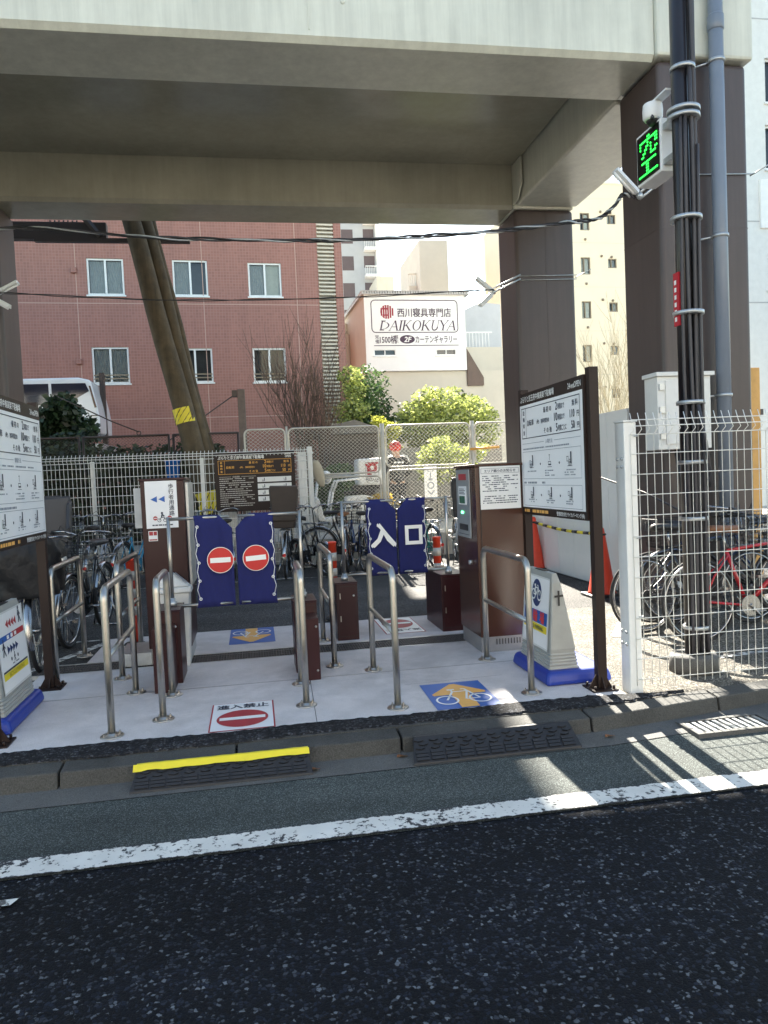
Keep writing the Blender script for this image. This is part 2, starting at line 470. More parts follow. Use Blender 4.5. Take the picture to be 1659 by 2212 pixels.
m_red = mat('sign_red', (.55, .02, .018), .5, 0, .06, 8)
m_dull_red = mat('dull_sign_red', (.40, .035, .045), .6, 0, .1, 12)
m_blue = mat('sign_blue', (.022, .115, .42), .5, 0, .08, 8)
m_orange = mat('sign_orange', (.80, .42, .10), .55, 0, .08, 10)
m_yellow = mat('yellow_tape', (.80, .66, .03), .45, 0, .06, 12)
m_glass = glass('dark_glass')
m_navy = mat('navy_cloth', (.009, .013, .105), .85, 0, .10, 40, .15, 300)
m_conered = mat('cone_red', (.78, .065, .025), .45, 0, .06, 5)
m_bluebase = mat('blue_plastic', (.014, .04, .30), .4, 0, .08, 6)
m_wood = mat('weathered_pole_wood', (.095, .072, .042), .85, 0, .3, 5, .5, 60, streak=.35)
m_plank = mat('fresh_timber', (.62, .36, .12), .7, 0, .18, 4)
m_bark = mat('bark', (.10, .07, .055), .9, 0, .25, 14, .4, 60)

# ------------------------------------------------------------------ setting: ground, road, kerb
struct(M().rect(XY(-.06), -400, -400, 400, 600).build('ground', m_lot))
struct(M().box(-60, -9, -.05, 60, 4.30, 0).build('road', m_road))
lane = M()
lane.flat(XY(.004), [(-60, 3.2), (60, 3.2), (60, 5.4), (2.6, 3.99), (1.9, 3.90), (-60, 3.90)])
struct(lane.build('side_lane', m_lane))
gut = M()
gut.poly([(-60, 3.895, .008), (1.9, 3.895, .008), (1.9, 4.1, .030), (-60, 4.1, .030)]); gut.poly([(1.9, 3.895, .008), (2.6, 3.985, .008), (2.75, 4.3, .030), (1.9, 4.1, .030)]); gut.poly([(2.6, 3.985, .008), (60, 5.4, .008), (60, 6, .03), (2.75, 4.3, .03)])
struct(gut.build('gutter', m_gutter))
ln = M().flat(XY(.012), [(-60, 3.20), (60, 3.20), (60, 3.36), (-60, 3.36)])
struct(ln.build('road_marking', m_line, origin=(0, 3.28, 0)))
struct(M().flat(XY(.012), [(-1.25, 2.985), (-.975, 2.985), (-.955, 3.03), (-1.25, 3.03)]).build('road_marking', m_bay))
kb = M()
joints = [-6.0, -4.2, -2.9, -1.98, -1.06, -.16, .74, 1.86]
def kerb_stone(x0, x1, y0a, y0b):
    g = .006
    lo = [(x0 + g, y0a, 0), (x1 - g, y0b, 0), (x1 - g, y0b + .16, 0), (x0 + g, y0a + .16, 0)]
    hi = [(x0 + g, y0a + .022, .108), (x1 - g, y0b + .022, .108), (x1 - g, y0b + .16, .12), (x0 + g, y0a + .16, .12)]
    kb.hexa(lo, hi)
for a, b in zip(joints, joints[1:]): kerb_stone(a, b, 4.06, 4.06)
kerb_stone(1.86, 2.76, 4.06, 4.20)
kerb_stone(2.76, 4.2, 4.20, 4.42)
kerb_stone(4.2, 6.2, 4.42, 4.80)
struct(kb.build('kerb', m_kerb, bevel=.008, seg=2))
lot = M()
lot.prism([(-16, 4.205, -.05), (2.0, 4.205, -.05), (2.8, 4.35, -.05), (16, 5.4, -.05), (16, 13.45, -.05), (-16, 13.45, -.05)], (0, 0, .15))
struct(lot.build('parking_lot', m_lot))
struct(M().flat(XY(.104), [(2.26, 4.30), (2.8, 4.36), (5.0, 4.6), (5.0, 7.4), (2.26, 7.4)]).build('gravel_apron', m_gravel))
rg = random.Random(3)
st_ = M(); n_ = 260; lo_, hi_ = [], []
for i in range(n_ + 1):
    x = -4.0 + 6.6 * i / n_
    drift = max(0, x - 1.9) * .16
    y0 = 4.215 + drift + .028 * rg.random() + .02 * math.sin(x * 2.1); y1 = 4.392 + drift + .012 * math.sin(x * 5) + .022 * rg.random()
    if x > 2.0: y1 = max(y0 + .025, y1 - (x - 2.0) * .32)
    st_v = [(x, y0, .1235), (x, y0 + .01, .131 + .003 * rg.random()), (x, y1 - .01, .1375 + .003 * rg.random()), (x, y1, .1325)]
    lo_ += st_v
st_.add(lo_, [(4 * i + j, 4 * i + 4 + j, 4 * i + 5 + j, 4 * i + 1 + j) for i in range(n_) for j in range(3)])
struct(st_.build('asphalt_strip', m_strip))
struct(M().box(-4.0, 4.222, .10, 2.05, 4.387, .1225).build('strip_bedding', m_kerb))
sl = M()
sl.box(-3.6, 4.388, .10, 2.24, 5.42, .132)
sl.box(-1.70, 5.423, .10, 2.24, 6.19, .132)
sl.box(-1.42, 6.53, .10, 1.98, 7.50, .132)
struct(sl.build('entrance_slab', m_slab, bevel=.004))
struct(M().box(-40, 13.46, -.05, 60, 220, .50).build('back_ground', m_far))
cj = M(); gj = XY(.1335)
cj.stroke(gj, [(-1.7, 5.42), (2.24, 5.42)], .006); cj.stroke(gj, [(.30, 4.39), (.36, 6.19)], .004); cj.stroke(gj, [(.95, 5.03), (1.65, 5.06)], .003)
struct(cj.build('slab_joint', m_gutter))
bl = M(); g4 = XY(.105)
for x in (-2.75, -1.15, .02, .55, 1.15, 2.35, 2.95): bl.stroke(g4, [(x, 11.35), (x + .05, 12.6)], .06)
bl.stroke(g4, [(-4, 11.35), (3.6, 11.32)], .05)
bl.stroke(g4, [(-1.95, 6.3), (-1.40, 7.55)], .09); bl.stroke(g4, [(-2.6, 7.6), (-1.45, 7.62)], .05)
bl.stroke(g4, [(-2.6, 8.0), (-1.7, 9.6)], .06); bl.stroke(XY(.109), [(3.0, 6.0), (3.35, 6.55)], .12); bl.stroke(XY(.109), [(3.35, 5.1), (5, 5.3)], .07)
struct(bl.build('bay_markings', m_bay))
# drainage channel across the slab
t = thing('drain_grate', 'long steel drain grating set across the concrete entrance slab', 'drain', (0, 6.36, .1))
m = M()
m.box(-1.76, 6.195, .101, 1.9, 6.215, .131); m.box(-1.76, 6.505, .101, 1.9, 6.525, .131)
m.build('channel_rim', m_galv, t)
m = M()
x = -1.75
while x < 1.89:
    m.box(x, 6.216, .112, x + .005, 6.504, .128); x += .0215
for y in (6.225, 6.29, 6.355, 6.42, 6.49): m.box(-1.75, y, .118, 1.89, y + .006, .130)
m.build('grating', mat('grate_steel', (.10, .10, .105), .6, .3, .15, 20), t)
M().rect(XY(.1045), -1.76, 6.215, 1.9, 6.505).build('trough', m_black, t)
t = thing('gully_grate', 'cast iron gully grate in the gutter of the road', 'drain', (2.62, 3.98, .012))
m = M(); m.frame(XY(.03), 2.40, 3.86, 2.94, 4.10, .03)
m.box(2.40, 3.86, .0, 2.94, 3.885, .028); m.box(2.40, 4.075, .0, 2.94, 4.10, .028); m.box(2.40, 3.886, 0, 2.425, 4.074, .028); m.box(2.915, 3.886, 0, 2.94, 4.074, .028)
m.build('rim', m_gutter, t)
m = M()
for i in range(11): m.box(2.435 + i * .044, 3.89, .010, 2.457 + i * .044, 4.07, .026)
m.build('grating', m_galv, t)

# ------------------------------------------------------------------ railway viaduct
via = thing('railway_viaduct', 'elevated railway viaduct of cream steel girders on brown box columns over the car park', 'viaduct', (0, 9.4, 0))
GX0, GX1 = -14.0, 5.09
def girder(y0, y1, z0, z1, x0=GX0, x1=GX1):
    m = M(); c = .05
    prof = [(y0 + c, z0), (y1 - c, z0), (y1, z0 + c), (y1, z1), (y0, z1), (y0, z0 + c)]
    m.prism([(x0, y, z) for y, z in prof], (x1 - x0, 0, 0))
    return m
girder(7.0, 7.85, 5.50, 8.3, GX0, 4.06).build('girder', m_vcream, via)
girder(11.0, 11.8, 5.47, 7.6, GX0, 4.03).build('girder', m_vdeck_shade, via)
M().box(GX0, 7.86, 6.10, 4.06, 10.99, 6.6).box(GX0, 11.81, 6.2, 4.05, 12.3, 8.3).build('deck', m_vdeck_shade, via)
M().box(4.08, 7.87, 5.50, 5.03, 10.98, 7.2).build('cross_beam', m_vcream, via, bevel=.03)
M().box(.70, 6.992, 5.6, .712, 7.0, 8.3).build('splice_seam', m_vcream, via)
for x in (.36, 1.02, -1.6): M().ball((x, 6.998, 5.86), .022, 10, 6, (1, .4, 1)).build('bolt', m_vcream, via)
M().box(4.065, 6.95, 5.52, 5.10, 7.86, 8.3).build('beam_end', m_vcream, via, bevel=.03)
M().box(4.04, 10.985, 5.47, 4.99, 11.82, 7.6).build('beam_end', m_vcream, via, bevel=.03)
gs = M()
gs.prism([(4.05, 10.98, 6.09), (4.05, 10.98, 5.52), (4.05, 10.80, 5.52), (4.05, 10.62, 5.72), (4.05, 10.62, 6.09)], (-.02, 0, 0))
gs.build('gusset', m_vcream, via)
for x0, x1, y0, y1, zt in ((4.10, 5.07, 7.02, 7.82, 5.515), (4.05, 4.98, 11.0, 11.80, 5.465), (-4.2, -3.19, 11.0, 11.80, 5.465), (-5.1, -4.1, 7.02, 7.82, 5.495)):
    M().box(x0, y0, .0, x1, y1, zt).build('column', m_vbrown, via, bevel=.055, seg=4)
def round_rect(x0, y0, x1, y1, z, R):
    out = []
    for cx, cy, a0 in ((x1 - R, y1 - R, 0), (x0 + R, y1 - R, 90), (x0 + R, y0 + R, 180), (x1 - R, y0 + R, 270)):
        out += [(cx + R * math.cos(rad(a0 + 15 * i)), cy + R * math.sin(rad(a0 + 15 * i)), z) for i in range(7)]
    return out
for y0, y1, x0, x1, z in ((7.02, 7.82, 4.10, 5.07, 3.9), (7.02, 7.82, 4.10, 5.07, 1.8), (11.0, 11.8, 4.05, 4.98, 3.0)):
    M().prism(round_rect(x0 - .002, y0 - .002, x1 + .002, y1 + .002, z, .056), (0, 0, .010)).build('weld_seam', m_vbrown, via)
M().box(4.52, 10.997, .1, 4.53, 11.0, 5.4).build('weld_seam', m_vbrown, via)

def wall_grid(m, fr, A0, B0, A1, B1, holes, rev=.1):
    aa = sorted({A0, A1} | {h[i] for h in holes for i in (0, 2) if A0 < h[i] < A1})
    bb = sorted({B0, B1} | {h[i] for h in holes for i in (1, 3) if B0 < h[i] < B1})
    for a, a2 in zip(aa, aa[1:]):
        for b, b2 in zip(bb, bb[1:]):
            ca, cb = (a + a2) / 2, (b + b2) / 2
            if any(h[0] < ca < h[2] and h[1] < cb < h[3] for h in holes): continue
            m.rect(fr, a, b, a2, b2)
    for a0, b0, a1, b1 in holes:
        P = fr.pt
        m.poly([P(a0, b0), P(a0, b0, -rev), P(a0, b1, -rev), P(a0, b1)]); m.poly([P(a1, b1), P(a1, b1, -rev), P(a1, b0, -rev), P(a1, b0)])
        m.poly([P(a0, b1), P(a0, b1, -rev), P(a1, b1, -rev), P(a1, b1)]); m.poly([P(a1, b0), P(a1, b0, -rev), P(a0, b0, -rev), P(a0, b0)])
    return m
def shell(m, fr, A0, B0, A1, B1, dep):
    """sides, roof and back of a building behind its front face"""
    P = fr.pt
    m.poly([P(A0, B0, -dep), P(A0, B0), P(A0, B1), P(A0, B1, -dep)]); m.poly([P(A1, B0), P(A1, B0, -dep), P(A1, B1, -dep), P(A1, B1)])
    m.poly([P(A0, B1), P(A1, B1), P(A1, B1, -dep), P(A0, B1, -dep)]); m.poly([P(A1, B0, -dep), P(A0, B0, -dep), P(A0, B1, -dep), P(A1, B1, -dep)])
    return m
m_alu = mat('window_aluminium', (.72, .72, .70), .4, .2, .05, 10)
m_dkalu = mat('bronze_window_frame', (.25, .20, .14), .4, .3, .05, 10)
m_curt = mat('pale_curtain', (.55, .55, .52), .9, 0, .12, 9)
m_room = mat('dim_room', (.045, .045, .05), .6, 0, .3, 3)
m_blind = mat('white_blind', (.80, .78, .66), .8, 0, .1, 6)
def window(par, fr, a0, b0, a1, b1, fm, left='room', right='room', rail=False, w=.055, rev=.1, sill=True, mid=None):
    mid = (a0 + a1) / 2 if mid is None else mid
    m = M(); d0, d1 = -rev + .01, -rev + .06
    m.fbox(fr, a0 + .002, b0 + .002, a0 + w, b1 - .002, d0, d1); m.fbox(fr, a1 - w, b0 + .002, a1 - .002, b1 - .002, d0, d1)
    m.fbox(fr, a0 + w, b0 + .002, a1 - w, b0 + w, d0, d1); m.fbox(fr, a0 + w, b1 - w, a1 - w, b1 - .002, d0, d1)
    m.fbox(fr, mid - w * .55, b0 + w, mid + w * .55, b1 - w, d0, d1 + .01)
    wf = m.build('window', fm, par)
    mats = {'room': m_room, 'curtain': m_curt, 'blind': m_blind}
    for (x0, x1), k in (((a0 + w, mid - w * .55), left), ((mid + w * .55, a1 - w), right)):
        if k in ('curtain', 'blind'):
            c = M(); n = 14
            for i in range(n):
                xa, xb = x0 + (x1 - x0) * i / n, x0 + (x1 - x0) * (i + 1) / n
                da, db = (.012 if i % 2 else -.012), (-.012 if i % 2 else .012)
                if k == 'blind': da = db = 0
                c.poly([fr.pt(xa, b0 + w, -rev - .05 + da), fr.pt(xb, b0 + w, -rev - .05 + db), fr.pt(xb, b1 - w, -rev - .05 + db), fr.pt(xa, b1 - w, -rev - .05 + da)])
            c.build('curtain', mats[k], wf)
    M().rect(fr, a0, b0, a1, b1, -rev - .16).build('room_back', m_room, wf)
    M().rect(fr, a0 + w, b0 + w, a1 - w, b1 - w, -rev + .004).build('pane', m_pane, wf)
    if sill: M().fbox(fr, a0 - .04, b0 - .05, a1 + .04, b0 - .003, -.05, .05).build('sill', fm, wf)
    if rail:
        r = M()
        for z in (.14, .25): r.fbox(fr, a0 + .03, b0 + z, a1 - .03, b0 + z + .035, -.045, -.02)
        r.build('guard_rail', m_dkalu, wf)
    return wf
def panemat():
    m = bpy.data.materials.new('window_pane'); m.use_nodes = True
    nt = m.node_tree; N = nt.nodes; L = nt.links; N.remove(N['Principled BSDF'])
    tr = N.new('ShaderNodeBsdfTransparent'); tr.inputs[0].default_value = (.72, .76, .78, 1)
    gl = N.new('ShaderNodeBsdfGlossy'); gl.inputs['Roughness'].default_value = .03
    fr = N.new('ShaderNodeFresnel'); fr.inputs[0].default_value = 1.6
    mx = N.new('ShaderNodeMixShader'); L.new(fr.outputs[0], mx.inputs[0]); L.new(tr.outputs[0], mx.inputs[1]); L.new(gl.outputs[0], mx.inputs[2])
    L.new(mx.outputs[0], N['Material Output'].inputs[0])
    return m
m_pane = panemat()

# ------------------------------------------------------------------ red tiled building
ang = rad(3.2)
fr = F((0, 25, 0), (math.cos(ang), math.sin(ang), 0), (0, 0, 1))
m_redt = tiles('red_facade_tiles', (.29, .122, .094), (.345, .17, .135), .092, .092, .09, .10)
red = thing('tiled_building', 'reddish brown tiled building with white framed windows behind the parking lot', 'building', (-5, 25.2, .5))
wins = [(-4.69, 7.54, -3.61, 8.66, 'curtain', 'curtain', 0), (-2.15, 7.54, -1.08, 8.66, 'curtain', 'room', 0), (.19, 7.54, 1.25, 8.62, 'curtain', 'blind', 0),
        (-4.69, 4.82, -3.60, 5.95, 'curtain', 'curtain', 1), (-2.14, 4.82, -1.06, 5.90, 'room', 'room', 1), (.21, 4.80, 1.27, 5.90, 'room', 'room', 1)]
m = M()
wall_grid(m, fr, -14, .5, 2.44, 17, [w[:4] for w in wins], .1)
wall_grid(m, fr, 2.44, .5, 3.27, 17, [(2.46, 3.3, 3.02, 15)], .35)
shell(m, fr, -14, .5, 3.27, 17, 12)
m.build('wall', m_redt, red)
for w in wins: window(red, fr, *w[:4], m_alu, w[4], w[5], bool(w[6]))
m_slat = mat('cream_louvre', (.57, .51, .42), .5, 0, .12, 5)
m = M(); z = 3.36
while z < 14.9:
    m.fbox(fr, 2.47, z, 3.01, z + .055, -.10, .02); z += .125
for a in (2.47, 2.96): m.fbox(fr, a, 3.31, a + .05, 14.95, -.16, -.102)
m.build('louvre_screen', m_slat, red)
M().rect(fr, 2.46, 3.3, 3.02, 15, -.34).build('screen_back', m_slat, red)
m = M()
for a in (-8.8, -5.02, -1.25, 1.72): m.fbox(fr, a, .5, a + .022, 16.9, .001, .004)
for b in (3.7, 7.27, 10.9): m.fbox(fr, -14, b, 2.42, b + .022, .005, .008)
m.build('joint_strip', mat('facade_sealant', (.50, .33, .27), .7, 0, .05), red)
for a, b in ((-5.05, 8.27), (-5.05, 5.50)):
    M().fbox(fr, a - .09, b - .08, a + .07, b + .08, .002, .09).build('vent_hood', m_redt, red, bevel=.01)
M().fbox(fr, 3.275, 10.9, 3.72, 13.35, -.5, -.05).build('sun_blocker', m_white, red, bevel=.02)  # unseen box added high on the wall to keep sun off the slab
# ------------------------------------------------------------------ shop building with the painted name
ang = rad(2.0)
fr = F((5, 32, 0), (math.cos(ang), math.sin(ang), 0), (0, 0, 1))
m_shop = mat('white_render', (.80, .79, .76), .7, 0, .05, 1.2)
m_beige = mat('beige_render', (.56, .52, .43), .75, 0, .06, 1.0)
shop = thing('shop_building', 'white bedding shop building with its name painted on the upper wall', 'building', (7.5, 34.5, .5))
m = M()
hol = [(.35, 6.72, 1.29, 6.98), (3.08, 6.72, 3.97, 6.97)]
wall_grid(m, fr, 0, 6.07, 4.44, 9.28, hol, .08)
m.poly([fr.pt(0, 6.07, 0), fr.pt(0, 6.07, -6), fr.pt(4.44, 6.07, -6), fr.pt(4.44, 6.07, 0)])
m.build('wall', m_shop, shop)
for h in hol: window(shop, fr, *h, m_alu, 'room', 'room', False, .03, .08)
shell(M(), fr, 0, 6.07, 4.44, 9.28, 6).build('side_wall', m_beige, shop)
m = M(); f2 = F(fr.pt(0, 0, -.2), fr.u, fr.v)
wall_grid(m, f2, .05, .5, 7.2, 6.06, [(1.2, 3.2, 1.9, 4.3)], .1); shell(m, f2, .05, .5, 7.2, 6.06, 6)
m.build('wall', m_beige, shop)
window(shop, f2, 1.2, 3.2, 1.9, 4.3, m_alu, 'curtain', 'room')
m = M()
for i in range(42): m.fbox(fr, -.1 + i * .112, 9.30, -.02 + i * .112, 9.40, -6, .14)
m.fbox(fr, -.12, 9.28, 4.62, 9.30, -6, .16); m.fbox(fr, -.12, 9.401, 4.62, 9.43, -6, .16)
m.build('roof', mat('grey_metal_roof', (.42, .40, .38), .5, .3, .1, 4), shop)
m = M(); f2 = F(fr.pt(4.47, 0, -.6), fr.u, fr.v)
m.fbox(f2, 0, 6.061, 2.6, 7.15, -5, 0)
m.build('annex', m_beige, shop)
m = M()
for i in range(9): m.fbox(f2, .03 + i * .15, 7.16, .055 + i * .15, 7.78, -.05, -.02)
m.fbox(f2, 0, 7.78, 1.4, 7.83, -.06, -.01); m.build('railing', m_white, shop)
m = M(); m.prism([f2.pt(.1, 7.16, -2), f2.pt(2.6, 7.16, -2), f2.pt(2.6, 9.5, -2), f2.pt(1.6, 9.6, -2), f2.pt(.1, 8.9, -2)], fr.n * -3)
m.build('upper_storey', mat('pale_grey_render', (.52, .53, .54), .7, 0, .06, 2), shop)
m = M(); m.prism([f2.pt(.02, 7.0, .02), f2.pt(.75, 5.75, .02), f2.pt(.75, 5.4, .02), f2.pt(.02, 5.4, .02)], fr.n * .5)
m.build('stair_roof', mat('dark_roof_sheet', (.12, .08, .06), .6, 0, .15, 5), shop)
m = M()
for a, b in ((1.9, .28), (2.7, .24), (3.5, .26), (4.3, .2)):
    m.tube([fr.pt(a, 9.43, -1), fr.pt(a, 9.43 + b, -1)], .012, 4); m.tube([fr.pt(a - .05, 9.43 + b, -1), fr.pt(a + .05, 9.40 + b, -1)], .018, 4)
m.build('bird_guard', m_alu, shop)
f3 = F(fr.pt(-.9, 0, -4.0), fr.u, fr.v)
m = M(); m.fbox(f3, -.1, .5, .88, 8.4, -4, 0); m.fbox(f3, .35, 8.401, .88, 9.0, -3, -.5)
m.build('stair_block', m_beige, shop)
m = M()
for i in range(6): m.fbox(f3, -.1 + i * .12, 8.41, -.08 + i * .12, 9.1, -.1, -.07)
m.fbox(f3, -.12, 9.1, .6, 9.14, -.12, -.05); m.build('railing', m_alu, shop)
for b in (7.0, 5.6): window(shop, F(f3.pt(0, 0, .12), fr.u, fr.v), .2, b, .62, b + .7, m_alu, 'room', 'curtain')
# painted lettering
m_pur = mat('purple_black_paint', (.06, .03, .055), .6, 0, 0); m_crim = mat('crimson_paint', (.30, .015, .03), .6, 0, 0)
m = M(); e = .006
c0, c1, b0, b1, R = .29, 4.10, 7.69, 9.06, .17
for (a, b, s) in ((c1 - R, b1 - R, 0), (c0 + R, b1 - R, 90), (c0 + R, b0 + R, 180), (c1 - R, b0 + R, 270)): m.ring(fr, a, b, R - .025, R + .012, e, a0=s, a1=s + 90, n=10)
m.rect(fr, c0 + R, b0 - .012, c1 - R, b0 + .025, e); m.rect(fr, c0 + R, b1 - .025, c1 - R, b1 + .012, e); m.rect(fr, c0 - .012, b0 + R, c0 + .025, b1 - R, e); m.rect(fr, c1 - .025, b0 + R, c1 + .012, b1 - R, e)
m.text(fr, '西川寝具専門店', 1.43, 8.38, .40, e, sx=.86, bold=.022)
m.rect(fr, .36, 7.125, 4.10, 7.155, e)
m.text(fr, '常', .42, 7.43, .19, e, bold=.006); m.text(fr, '備', .42, 7.24, .19, e, bold=.006)
m.text(fr, '1500柄', .62, 7.26, .36, e, sx=.72, bold=.022); m.text(fr, '展', 1.25, 7.43, .19, e, bold=.006); m.text(fr, '示', 1.25, 7.24, .19, e, bold=.006)
m.text(fr, 'カーテンギャラリー', 2.18, 7.27, .34, e, sx=.62, bold=.022)
m.disc(fr, 1.82, 7.40, .33, e, .18)
def serif_word(m, fr, a, b, h, d):
    """slanted roman capitals with a thick and a thin stroke and serifs"""
    sh = .24
    def P(x, y): return (a + (x + y * sh) * h, b + y * h)
    def st(pts, w): m.stroke(fr, [P(*p) for p in pts], w * h, d)
    def serif(x, y, w=.2): st([(x - w / 2, y), (x + w / 2, y)], .05)
    x = 0
    for ch in 'DAIKOKUYA':
        if ch == 'D':
            st([(.12, 0), (.12, 1)], .14); st([(.0, .035), (.46, .035)], .07); st([(.0, .965), (.46, .965)], .07)
            pts = [(.08 + .72 * math.sin(math.pi * i / 10) ** .8, 1 - i / 10) for i in range(11)]
            m.add([fr.pt(*P(*p), d) for q in range(11) for p in (pts[q], (pts[q][0] + (.14 if 1 < q < 9 else .05), pts[q][1] - (.0 if 1 < q < 9 else (.07 if q < 2 else -.07))))], [(2 * i, 2 * i + 1, 2 * i + 3, 2 * i + 2) for i in range(10)])
            x2 = 1.05
        elif ch == 'A':
            st([(0, 0), (.42, 1)], .05); st([(.42, 1), (.80, 0)], .15); st([(.16, .36), (.66, .36)], .05); serif(0, 0); serif(.8, 0, .26); x2 = .98
        elif ch == 'I':
            st([(.1, 0), (.1, 1)], .15); serif(.1, 0, .3); serif(.1, 1, .3); x2 = .36
        elif ch == 'K':
            st([(.1, 0), (.1, 1)], .15); serif(.1, 0, .3); serif(.1, 1, .3); st([(.17, .42), (.68, 1)], .05); st([(.30, .58), (.78, 0)], .15); serif(.7, 1, .24); serif(.8, 0, .26); x2 = 1.0
        elif ch == 'O':
            v = []
            for i in range(25):
                q = 2 * math.pi * i / 24
                v += [fr.pt(*P(.45 + .45 * math.cos(q), .5 + .52 * math.sin(q)), d), fr.pt(*P(.45 + .31 * math.cos(q), .5 + .47 * math.sin(q)), d)]
            m.add(v, [(2 * i, 2 * i + 2, 2 * i + 3, 2 * i + 1) for i in range(24)]); x2 = 1.02
        elif ch == 'U':
            st([(.1, 1), (.1, .3), (.2, .06), (.42, 0), (.62, .1), (.68, .35)], .12); st([(.68, .3), (.68, 1)], .05); serif(.1, 1, .3); serif(.68, 1, .22); x2 = .92
        else:
            st([(0, 1), (.38, .45)], .15); st([(.38, .45), (.76, 1)], .05); st([(.38, .48), (.38, 0)], .14); serif(0, 1, .28); serif(.76, 1, .24); serif(.38, 0, .3); x2 = .86
        x += x2
        a += x2 * h
    return m
serif_word(m, fr, .62, 7.78, .415, e)
m.build('lettering', m_pur, shop)
m = M(); m.text(fr, '2F', 1.82, 7.29, .31, e + .004, 'c', bold=.03, shear=.2); m.build('lettering', m_shop, shop)
m = M(); cx, cz, r = .98, 8.56, .29
for i in range(6):   # striped round mark
    x = -r + (i + .5) * r / 3
    hgt = math.sqrt(max(0, r * r - x * x))
    m.rect(fr, cx + x - .034, cz - hgt, cx + x + .034, cz + hgt, e)
m.rect(fr, cx - .24, cz + .10, cx + .02, cz + .16, e + .003); m.ring(fr, cx, cz, r - .02, r, e + .002, a0=100, a1=260); m.rect(fr, cx - .2, cz - .16, cx + .02, cz - .11, e + .003)
m.build('emblem', m_crim, shop)
# ------------------------------------------------------------------ farther buildings
tow = thing('stair_tower', 'tall windowless beige tower block standing against the sky', 'building', (11.4, 48, .5))
f2 = F((10.53, 45, 0), (1, 0, 0), (0, 0, 1))
m = M(); m.fbox(f2, 0, .5, 1.74, 15.65, -6, 0); m.build('wall', m_beige, tow)
m = M(); m.fbox(f2, -1.7, .5, -.02, 13.0, -8, -5); m.fbox(f2, -.5, .5, -.002, 13.2, -5, -1); m.build('lower_block', m_beige, tow)
m = M()
for a in (0.1, .35): m.tube([f2.pt(a, 15.65, -4), f2.pt(a, 16.4, -4), f2.pt(a, 16.6, -4.2)], .025, 5)
for b in (15.8, 16.05, 16.3): m.tube([f2.pt(.1, b, -4), f2.pt(.35, b, -4)], .015, 4)
m.build('ladder', m_galv, tow)
m = M()
for i in range(5): m.fbox(f2, -.5 + i * .12, 13.2, -.48 + i * .12, 13.9, -1.1, -1.07)
m.fbox(f2, -.52, 13.9, 0, 13.95, -1.12, -1.05); m.fbox(f2, -.55, 12.2, -.01, 12.6, -.99, -.4); m.build('balcony', m_beige, tow)
hi = thing('apartment_tower', 'grey high rise apartment block with stacked white balconies against the sky', 'building', (13, 90, .5))
f2 = F((10.6, 85, 0), (1, 0, 0), (0, 0, 1))
m_hg = mat('grey_panel', (.40, .41, .42), .7, 0, .06, 1); m_hd = mat('brown_panel', (.10, .07, .07), .5, 0, .1, 2)
m = M(); m.fbox(f2, -.4, .5, 4.5, 43, -10, 0); m.build('wall', m_hg, hi)
for i in range(10):
    z = 10 + i * 2.95
    M().fbox(f2, .45, z, 1.75, z + 1.55, .0, .02).build('window', m_hd, hi)
    k = M(); k.fbox(f2, 2.9, z - .9, 4.6, z - .6, .01, 1.0); k.fbox(f2, 4.2, z - .6, 4.6, z + 2.0, .01, .9)
    for j in range(8): k.fbox(f2, 2.9 + j * .2, z - .59, 2.94 + j * .2, z + .2, .9, .95)
    k.fbox(f2, 2.9, z + .2, 4.6, z + .28, .88, .98); k.build('balcony', m_shop, hi)
    M().fbox(f2, 2.9, z + .3, 4.1, z + 1.6, .001, .03).build('window', m_hd, hi)
m = M(); m.fbox(f2, 3.2, .5, 5.0, 22.5, 1.1, 6); m.build('annex', m_beige, hi)
ang = rad(2)
fr = F((17, 38, 0), (math.cos(ang), math.sin(ang), 0), (0, 0, 1))
m_cream = mat('cream_render', (.80, .70, .52), .75, 0, .04, .8)
cr_ = thing('apartment_block', 'cream coloured apartment block with small windows beyond the white wall', 'building', (20, 42, .5))
wn_ = []
for i, (z0, z1) in enumerate(((14.05, 14.95), (11.76, 12.65), (9.46, 10.36), (7.18, 8.08), (4.9, 5.8), (2.6, 3.5))):
    wn_.append((.58 - .02 * i, z0, 1.12 - .02 * i, z1))
    if i < 6: wn_.append((2.12, z0 + .35, 2.62, z1 - .05))
    wn_ += [(4.6, z0, 5.15, z1), (6.6, z0, 7.2, z1)]
m = M(); wall_grid(m, fr, -1.5, .5, 9, 16.45, wn_, .1); shell(m, fr, -1.5, .5, 9, 16.45, 9); m.build('wall', m_cream, cr_)
for i, w in enumerate(wn_): window(cr_, fr, *w, m_dkalu, 'blind' if i % 3 else 'room', 'blind' if i % 2 == 0 else 'curtain', False, .05, .1, False, w[0] + .2)
m = M()
for z in (15.7, 13.4, 11.1, 8.8, 6.5, 4.2): m.fbox(fr, -1.5, z, 9, z + .02, .001, .005)
m.build('joint_strip', m_beige, cr_)
for z in (13.72, 11.42, 9.14, 6.85, 4.55):
    for a, b in ((.84, 0), (1.75, .9), (2.32, .86)):
        M().ball(fr.pt(a, z + b - (.55 if b == 0 else 0) + .4, .04), .07, 8, 6).build('vent_cap', m_dkalu, cr_)
m = M(); m.fbox(fr, -1.5, 16.451, 9, 16.55, -9.02, .04)
m.build('roof', m_cream, cr_)
m = M(); m.fbox(fr, 1.2, 16.56, 2.2, 17.8, -3, -1.5); m.fbox(fr, 2.6, 16.56, 3.4, 17.3, -2, -1); m.build('rooftop_plant', m_offw, cr_, bevel=.03)
m = M()
for i in range(16): m.tube([fr.pt(2.2 + i * .15, 16.56, -.8), fr.pt(2.2 + i * .15, 17.4, -.8)], .018, 4)
m.tube([fr.pt(2.2, 17.4, -.8), fr.pt(4.6, 17.4, -.8)], .025, 4); m.build('railing', m_white, cr_)
